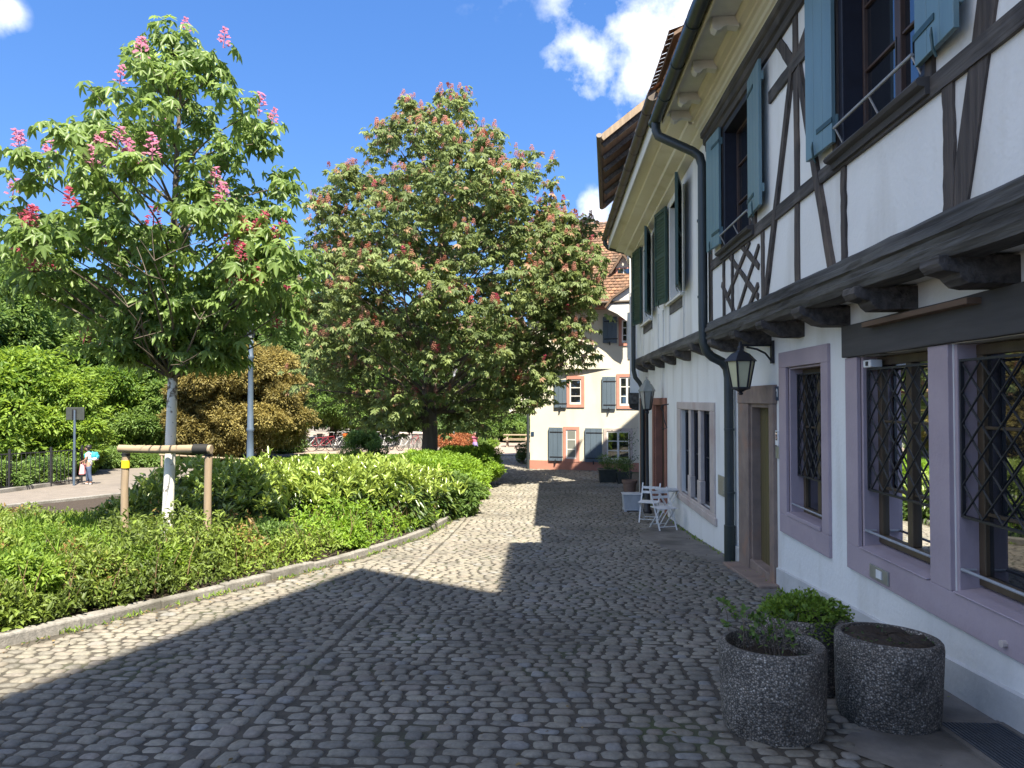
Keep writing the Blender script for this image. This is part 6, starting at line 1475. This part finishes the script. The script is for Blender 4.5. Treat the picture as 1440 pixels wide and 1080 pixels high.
M['sign_grey'] = mat('dull_grey_metal', (.055, .062, .055), (.04, .046, .04), 8, .6, .1, 40)
def railing():
    pts = [(-16.9, 18.4), (-15.75, 20.2), (-15.35, 21.4), (-15.1, 22.5)]
    T = empty('iron_railing', (-15.6, 20.8, G(20.8))); tag(T, 'dark iron railing with upright bars along the park path at the left edge', 'railing')
    b, r = MB(), MB()
    for a, c in zip(pts, pts[1:]):
        a, c = Vector((*a, 0)), Vector((*c, 0)); n = max(3, int((c-a).length/.13))
        for i in range(n):
            p = a.lerp(c, (i+.5)/n); z = G(p.y); b.tube([(p.x, p.y, z+.08), (p.x, p.y, z+1.10)], .011, 5)
        for z in (.12, 1.08): r.bar((a.x, a.y, G(a.y)+z), (c.x, c.y, G(c.y)+z), .04, .03)
    b.build('bars', 'iron', T); r.build('rail', 'iron', T)
    for p in pts: m = MB(); z = G(p[1]); m.tube([(p[0], p[1], z-.1), (p[0], p[1], z+1.22)], .035, 8); m.build('post', 'iron', T)
    y = 21.7; x = at(105, y); g = G(y); zt = onY(105, 588, y)[1]
    T = empty('signpost', (x, y, g)); tag(T, 'grey sign on a thin pole seen from behind, beside the park path', 'sign')
    m = MB(); m.tube([(x, y, g-.1), (x, y, zt+.25)], .035, 10); m.build('pole', 'blue_post', T)
    m = MB(); m.bar((x-.32, y+.05, zt+.14), (x+.32, y-.02, zt+.14), .02, .40); m.build('board', 'sign_grey', T, bevel=.01)
    m = MB(); m.bar((x-.06, y-.03, zt), (x-.06, y-.03, zt+.28), .03, .02); m.bar((x+.06, y-.04, zt), (x+.06, y-.04, zt+.28), .03, .02); m.build('clamp', 'iron', T)
    T = empty('low_rail', (at(320, 24.5), 24.5, G(24.5))); tag(T, 'low pale rail on short posts edging the lawn behind the right stake', 'railing')
    x0, x1 = at(225, 25.5), at(392, 24.5); m = MB(); m.tube([(x0, 25.5, G(25.5)+.72), (x1, 24.5, G(24.5)+.58)], .035, 8); m.build('rail', 'rail_wood', T)
    for t in (.02, .35, .68, .98): x = x0+(x1-x0)*t; y = 25.5-t; m = MB(); m.tube([(x, y, G(y)-.1), (x, y, G(y)+.69-.14*t)], .04, 8); m.build('post', 'stake', T)
railing()

M['skin'] = mat('skin', (.42, .25, .18), (.38, .22, .155), 8, .55, .05, 40)
M['hair'] = mat('black_hair', (.018, .014, .012), (.012, .010, .009), 30, .5, .2, 60)
M['tee'] = mat('white_cloth', (.78, .78, .80), (.70, .70, .73), 10, .9, .2, 60)
M['jeans'] = mat('blue_jeans', (.07, .10, .17), (.05, .075, .13), 14, .9, .2, 60)
M['navy'] = mat('navy_trousers', (.03, .03, .07), (.02, .02, .05), 14, .9, .2, 60)
M['pinkcloth'] = mat('pink_cloth', (.62, .16, .25), (.52, .12, .20), 10, .85, .2, 60)
M['palepink'] = mat('pale_pink_bag', (.78, .36, .38), (.70, .30, .33), 10, .8, .2, 40)
M['lilac'] = mat('lilac_cloth', (.30, .24, .50), (.25, .19, .44), 10, .85, .2, 60)
M['turq'] = mat('turquoise_fabric', (.05, .42, .50), (.04, .36, .44), 10, .7, .2, 40)
M['shoe'] = mat('pale_shoe', (.62, .60, .58), (.5, .48, .46), 10, .7, .1, 40)
def skin_mesh(name, chains, m, parent, T, sub=1):
    """chains: lists of (x,y,z,r); points with equal coordinates are welded; first point of the first chain is the root"""
    V, Rr, Eg, idx = [], [], [], {}
    def vid(p):
        k = tuple(round(c, 4) for c in p[:3])
        if k not in idx: idx[k] = len(V); V.append(tuple(T @ Vector(p[:3]))); Rr.append(p[3])
        return idx[k]
    for ch in chains:
        ids = [vid(p) for p in ch]; Eg += list(zip(ids, ids[1:]))
    me = bpy.data.meshes.new(name); me.from_pydata(V, Eg, []); me.materials.append(M[m])
    o = bpy.data.objects.new(name, me); put(o, parent)
    o.modifiers.new('skin', 'SKIN').use_smooth_shade = True
    s = T.to_scale()[0]
    for i, sv in enumerate(me.skin_vertices[0].data): sv.radius = (Rr[i]*s, Rr[i]*s); sv.use_root = (i == 0)
    b = o.modifiers.new('subdivision', 'SUBSURF'); b.levels = sub; b.render_levels = sub
    return o
def person(loc, h, rz, label, arms, legs, tilt, top, bottom, skirt=None, hs=1.15):
    x, y = loc; g = G(y); T = Matrix.Translation((x, y, g)) @ Matrix.Rotation(rz, 4, 'Z') @ Matrix.Scale(h, 4)   # faces +Y before rz
    P = empty('person', (x, y, g)); tag(P, label, 'person')
    pel, sp, ch, nk = (0,0,.50,.075), (0,.005,.60,.066), (0,0,.715,.075), (0,.008,.815,.028)
    hd = [(0,.012+tilt*.2,.85,.034), (0,.02+tilt*.6,.895,.054*hs), (0,.018+tilt*.8,.935,.055*hs), (0,.012+tilt*.7,.968,.036*hs)]
    C = [[pel, sp, ch, nk]+hd]
    nose = (0, .02+tilt*.6+.052*hs+.012, .897, .007); C.append([hd[1], (0, .02+tilt*.6+.046*hs, .900, .012), nose])
    sh, tr, hand = [], [[(0,0,.515,.078), (0,0,.50,.080)]], []
    for s in (-1, 1):
        hip, kn, an, toe = legs[s]; C.append([pel, (s*.045, 0, .47, .055), hip, kn, an, toe])
        tr.append([(0,0,.50,.080), (s*.046,0,.47,.062), (*hip[:3], hip[3]+.010), (*kn[:3], kn[3]+.012), (an[0], an[1], an[2]+.018, an[3]+.016)])
        shd, el, wr = arms[s]; C.append([ch, shd, el, wr])
        sh.append([(*ch[:3], ch[3]+.008), (*shd[:3], shd[3]+.012), (shd[0]*.45+el[0]*.55, shd[1]*.45+el[1]*.55, shd[2]*.45+el[2]*.55, .036)])
        d = (Vector(wr[:3])-Vector(el[:3])).normalized(); side = d.cross(Vector((0, 0, 1))); side = (side if side.length > .1 else Vector((0, 1, 0))).normalized(); curl = d.cross(side)
        w = Vector(wr[:3]); pm = w+d*.035; C.append([wr, (*pm, .017)])
        for k, (o, l) in enumerate(((-.016, .030), (-.006, .036), (.005, .034), (.015, .027))):
            a = pm+side*o+d*.010; b = a+d*l*.6+curl*.004; c = b+d*l*.4+curl*.012; C.append([(*pm, .017), (*a, .0058), (*b, .0052), (*c, .0045)])
        a = pm-d*.012+side*-.022; C.append([(*pm, .017), (*a, .0062), (*(a+d*.022+side*-.006), .0052)])
        m = MB(); e = T @ Vector((s*.021*hs, .02+tilt*.6+.050*hs, .912)); m.ball(tuple(e), .0065*h, 5); m.build('eye', 'hair', P)
        m = MB(); e = T @ Vector((s*.056*hs, .012+tilt*.6, .900)); m.ball(tuple(e), .015*h, 5, (.5, .8, 1.2)); m.build('ear', 'skin', P)
        skin_mesh('shoe', [[(an[0], an[1]-.015, .020, .024), (an[0]+(toe[0]-an[0])*.5, (an[1]+toe[1])/2, .022, .026), (toe[0], toe[1], .017, .020)]], 'shoe', P, T)
    skin_mesh('body', C, 'skin', P, T, 1)
    skin_mesh('shirt', [[(0,.003,.465,.080), (0,.003,.53,.084), (*sp[:3], .078), (*ch[:3], .083), (0,.006,.79,.045)]]+sh, top, P, T)
    skin_mesh('trousers', tr, bottom, P, T)
    if skirt: m = MB(); m.lathe([(.085*h, .58*h), (.10*h, .50*h), (.125*h, .36*h), (.12*h, .36*h), (.09*h, .5*h)], (x, y, g), 16); m.build('skirt', skirt, P, smooth=True)
    hc = T @ Vector((0, tilt*.75-.008, .938)); m = MB(); m.ball(tuple(hc), .066*hs*h, 9, (1, 1.0, .92))
    for i, vv in enumerate(m.v):                                   # the hair leaves the face free
        q = T.inverted() @ Vector(vv)
        if q.z < .915 and q.y > tilt*.6: q.y = tilt*.6-.02
        m.v[i] = tuple(T @ q)
    m.build('hair', 'hair', P, smooth=True)
    m = MB(); a = T @ Vector((-.014, .02+tilt*.6+.056*hs, .872)); b = T @ Vector((.014, .02+tilt*.6+.056*hs, .872)); m.tube([a, b], .004*h, 6); m.build('mouth', 'pinkcloth', P)
    return T
def people():
    Y = 22.0; X = at(126, Y); h = 1.26
    T = person((X, Y), h, R(98), 'child in a white T-shirt and jeans walking on the park path with head bent', 
        {1: ((.095,.0,.775,.034), (.12,.03,.63,.025), (.07,.15,.60,.018)), -1: ((-.095,.0,.775,.034), (-.12,.03,.63,.025), (-.06,.15,.58,.018))},
        {1: ((.05,.03,.42,.052), (.05,.06,.27,.038), (.05,.05,.05,.026), (.055,.115,.018,.018)), -1: ((-.05,-.02,.42,.052), (-.05,-.03,.27,.038), (-.05,-.08,.05,.026), (-.05,-.02,.018,.018))}, .035, 'tee', 'jeans')
    B = empty('backpack', tuple(T @ Vector((0, -.11, .62)))); tag(B, 'turquoise backpack with white base on the back of the walking child', 'backpack')
    def soft(mb, c, s):
        n = len(mb.v); mb.ball((0,0,0), 1, 9)
        for i in range(n, len(mb.v)):
            v = Vector(mb.v[i]); v = Vector([math.copysign(abs(q)**.6, q) for q in v]); mb.v[i] = tuple(T @ Vector((c[0]+v.x*s[0], c[1]+v.y*s[1], c[2]+v.z*s[2])))
        return mb
    soft(MB(), (0, -.135, .735), (.105, .06, .085)).build('pack', 'turq', B, smooth=True); soft(MB(), (0, -.145, .655), (.100, .06, .045)).build('base', 'tee', B, smooth=True); soft(MB(), (0, -.205, .70), (.06, .025, .05)).build('pocket', 'turq', B, smooth=True)
    m = MB()
    for s in (-1, 1): m.tube([T @ Vector((s*.06, -.09, .80)), T @ Vector((s*.065, -.01, .835)), T @ Vector((s*.07, .085, .76)), T @ Vector((s*.075, .06, .66)), T @ Vector((s*.07, -.09, .63))], .012, 6)
    m.build('strap', 'turq', B)
    B = empty('carrier_bag', tuple(T @ Vector((0, .19, .3)))); tag(B, 'pale pink carrier bag held in front by the walking child', 'bag')
    m = MB(); a = []
    for (yy, zz, w) in ((.10,.24,.09), (.27,.24,.09), (.25,.52,.075), (.13,.52,.075)): a.append((yy, zz, w))
    m.hexa([T @ Vector(p) for p in ((-.07,.085,.26), (.07,.085,.26), (.075,.215,.26), (-.075,.215,.26), (-.05,.095,.52), (.05,.095,.52), (.05,.19,.52), (-.05,.19,.52))]); m.build('sack', 'palepink', B, bevel=.02, seg=3)
    m = MB()
    for s in (-1, 1): m.tube([T @ Vector((s*.03, .11, .52)), T @ Vector((s*.055, .15, .60)), T @ Vector((s*.03, .18, .52))], .006, 6)
    m.build('strap', 'palepink', B)
    Y = 36.0; X = at(668, Y)
    T = person((X, Y), 1.25, R(170), 'child in a pink top and lilac skirt with both hands raised to the face', 
        {1: ((.095,.0,.775,.034), (.155,.06,.72,.025), (.05,.13,.885,.018)), -1: ((-.095,.0,.775,.034), (-.155,.06,.72,.025), (-.05,.13,.885,.018))},
        {1: ((.05,.0,.42,.052), (.05,.02,.27,.038), (.05,.0,.05,.026), (.06,.065,.018,.018)), -1: ((-.05,.0,.42,.052), (-.05,.02,.27,.038), (-.05,.0,.05,.026), (-.06,.065,.018,.018))}, .0, 'pinkcloth', 'navy', 'lilac')
people()

def cycles():
    M['bike_paint'] = mat('bicycle_paint', (.05, .055, .07), (.04, .045, .06), 8, .4, .05, 40, spec=.5); M['bike_red'] = mat('red_paint', (.26, .03, .045), (.2, .025, .035), 8, .35, .05, 40, spec=.5); M['bike_silver'] = mat('silver_paint', (.5, .5, .5), (.42, .42, .42), 8, .35, .05, 40, spec=.5); M['bike_green'] = mat('green_paint', (.05, .22, .16), (.04, .18, .13), 8, .35, .05, 40, spec=.5)
    M['orange'] = mat('orange_plastic', (.75, .17, .03), (.65, .14, .025), 8, .5, .05, 40)
    def bike(x, y, rz, label, m, basket=None):
        g = G(y)+.012; T = empty('bicycle', (x, y, g)); tag(T, label, 'bicycle', 'bicycles parked in front of the dark trees')
        p = lambda a, z, s=0: (x+a, y+s, g+z)
        f = MB()
        for a, b in (((-.52,.34), (-.20,.30)), ((-.20,.30), (-.32,.82)), ((-.32,.80), (-.52,.34)), ((-.20,.30), (.36,.72)), ((-.31,.74), (.35,.80)), ((.34,.86), (.38,.66))): f.tube([p(*a), p(*b)], .018, 6)
        for s in (-.05, .05): f.tube([p(.38, .66, s*.6), p(.54, .34, s)], .013, 6)
        f.build('frame', m, T)
        for a in (-.52, .54):
            w = MB(); n = 22
            w.tube([p(a+.335*math.cos(2*math.pi*k/n), .34+.335*math.sin(2*math.pi*k/n)) for k in range(n+1)], .020, 6, cap=False); w = w.build('wheel', 'rubber', T, smooth=True)
            s = MB()
            for k in range(10): s.tube([p(a, .34), p(a+.32*math.cos(k*math.pi/5), .34+.32*math.sin(k*math.pi/5))], .003, 3)
            s.tube([p(a, .34, -.05), p(a, .34, .05)], .025, 8); s.build('spokes', 'bike_silver', w)
        h = MB(); h.tube([p(.22, 1.02, -.28), p(.30, 1.04, -.12), p(.33, 1.02, 0), p(.30, 1.04, .12), p(.22, 1.02, .28)], .013, 6); h.tube([p(.33, 1.02), p(.34, .86)], .014, 6); h.build('handlebar', 'bike_silver', T)
        s = MB(); s.ball(p(-.34, .90), .13, 7, (1.05, .62, .28)); s.tube([p(-.32, .80), p(-.34, .88)], .014, 6); s.build('saddle', 'rubber', T, smooth=True)
        if basket: b = MB(); c = p(-.55, .86); b.lathe([(.12, -.10), (.17, .12), (.16, .12), (.11, -.08)], c, 10); b.build('basket', basket, T)
        T.rotation_euler = (0, 0, rz)
    for px, Y, rz, m, lab, bk in ((452, 39.4, .3, 'bike_red', 'red bicycle standing sideways at the front left of the parked row', None), (462, 40.2, .8, 'bike_red', 'red bicycle half behind the sideways red one', 'rubber'), (438, 41, 1.1, 'bike_silver', 'silver bicycle at the left end of the parked row', None), (478, 40.5, 1.35, 'bike_silver', 'silver bicycle just right of the two red ones', None), (488, 41.2, 1.2, 'bike_paint', 'dark bicycle parked behind the silver one', None),
        (497, 40, .9, 'bike_green', 'green bicycle with an orange basket', 'orange'), (530, 41, 1.0, 'bike_paint', 'dark bicycle right of the rounded shrub', None), (545, 40.6, 1.3, 'bike_silver', 'silver bicycle among the yellow-green plants', None), (556, 41, 1.2, 'bike_paint', 'dark bicycle left of the low wall', None), (572, 40.5, 1.0, 'bike_silver', 'silver bicycle in front of the low wall', None), (584, 41.3, 1.25, 'bike_red', 'red bicycle next to the chestnut trunk', None), (424, 42, 1.2, 'bike_paint', 'dark bicycle farthest left, half behind the dark shrub', None)):
        bike(at(px, Y), Y, rz, lab, m, bk)
    # picnic table
    Y = 45; x = at(727, Y); g = G(Y)+.012; T = empty('picnic_table', (x, Y, g)); tag(T, 'weathered wooden picnic table left of the cream house', 'picnic table')
    m = MB()
    for i in range(5): m.box(x-.85, x+.85, Y-.36+i*.145, Y-.36+i*.145+.135, g+.72, g+.76)
    m.build('table_top', 'rail_wood', T)
    for s in (-1, 1):
        m = MB(); m.box(x-.85, x+.85, Y+s*.68-.13, Y+s*.68+.13, g+.43, g+.47); m.build('bench', 'rail_wood', T)
        m = MB(); xx = x+s*.6; m.bar((xx, Y-.66, g), (xx, Y-.22, g+.72), .09, .05, up=(0,1,0)); m.bar((xx, Y+.66, g), (xx, Y+.22, g+.72), .09, .05, up=(0,1,0)); m.box(xx-.051, xx+.051, Y-.78, Y+.78, g+.36, g+.43); m.build('leg', 'stake', T)
    Y = 44; x = at(638.5, Y); g = G(Y); T = empty('thin_lamp_post', (x, Y, g)); tag(T, 'thin pale grey lamp post right of the large chestnut trunk', 'street lamp')
    m = MB(); m.tube([(x, Y, g), (x, Y, g+4.6)], .07, 10); m.build('post', 'rod', T); m = MB(); m.lathe([(.08, g+4.6), (.20, g+4.85), (.20, g+4.95), (.05, g+5.1)], (x, Y, 0), 12); m.build('lamp_head', 'rod', T, smooth=True)
    T = empty('low_wall', (at(585, 43), 43, G(43))); tag(T, 'low pale stone wall left of the large chestnut trunk', 'wall'); x0, x1 = at(562, 43), at(604, 43); g = G(43)
    m = MB(); m.box(x0, x1, 43, 43.4, g-.2, g+.85); m.build('masonry', 'granite', T, bevel=.02); m = MB(); m.box(x0-.05, x1+.05, 42.95, 43.45, g+.851, g+.95); m.build('coping', 'palestone', T, bevel=.02)
    T = empty('pale_house', (at(670, 63), 63, G(63))); tag(T, 'distant pale house half hidden behind trees, right of the chestnut trunk', 'house'); g = G(63); x0, x1 = at(588, 63), at(752, 63)
    m = MB(); m.box(x0, x1, 63, 73, g-.3, g+7); m.build('wall', 'plaster_cream', T)
    for px, py in ((707, 580), (668, 580), (628, 580), (707, 540), (668, 540), (628, 540)):
        xx, zz = onY(px, py, 63); m = MB(); m.box(xx-.55, xx+.55, 62.95, 62.999, zz-.75, zz+.75); m = m.build('window', 'win_white', T)
        f = MB(); f.box(xx-.45, xx+.45, 62.93, 62.949, zz-.65, zz+.65); f.build('pane', 'glass', m)
    m = MB(); m.prism([(x0-.5, g+6.9), (x1+.5, g+6.9), (x1-1, g+10.5), (x0+1, g+10.5)], 62.5, 73.5, lambda a, b, t: (a, t, b)); m.build('roof', 'tile', T)
    T = empty('pale_house', (at(300, 64), 64, G(64))); tag(T, 'distant white house glimpsed low behind the golden tree', 'house'); x0, x1 = at(255, 64), at(350, 64); g = G(64)
    m = MB(); m.box(x0, x1, 64, 72, g-.3, g+5); m.build('wall', 'plaster', T); m = MB(); m.prism([(x0-.4, g+4.9), (x1+.4, g+4.9), ((x0+x1)/2, g+8)], 63.6, 72.4, lambda a, b, t: (a, t, b)); m.build('roof', 'tile', T)
    for t in (.2, .5, .8): xx = x0+(x1-x0)*t; m = MB(); m.box(xx-.5, xx+.5, 63.95, 63.999, g+1, g+2.5); m = m.build('window', 'win_white', T); f = MB(); f.box(xx-.4, xx+.4, 63.93, 63.949, g+1.1, g+2.4); f.build('pane', 'glass', m)
cycles()
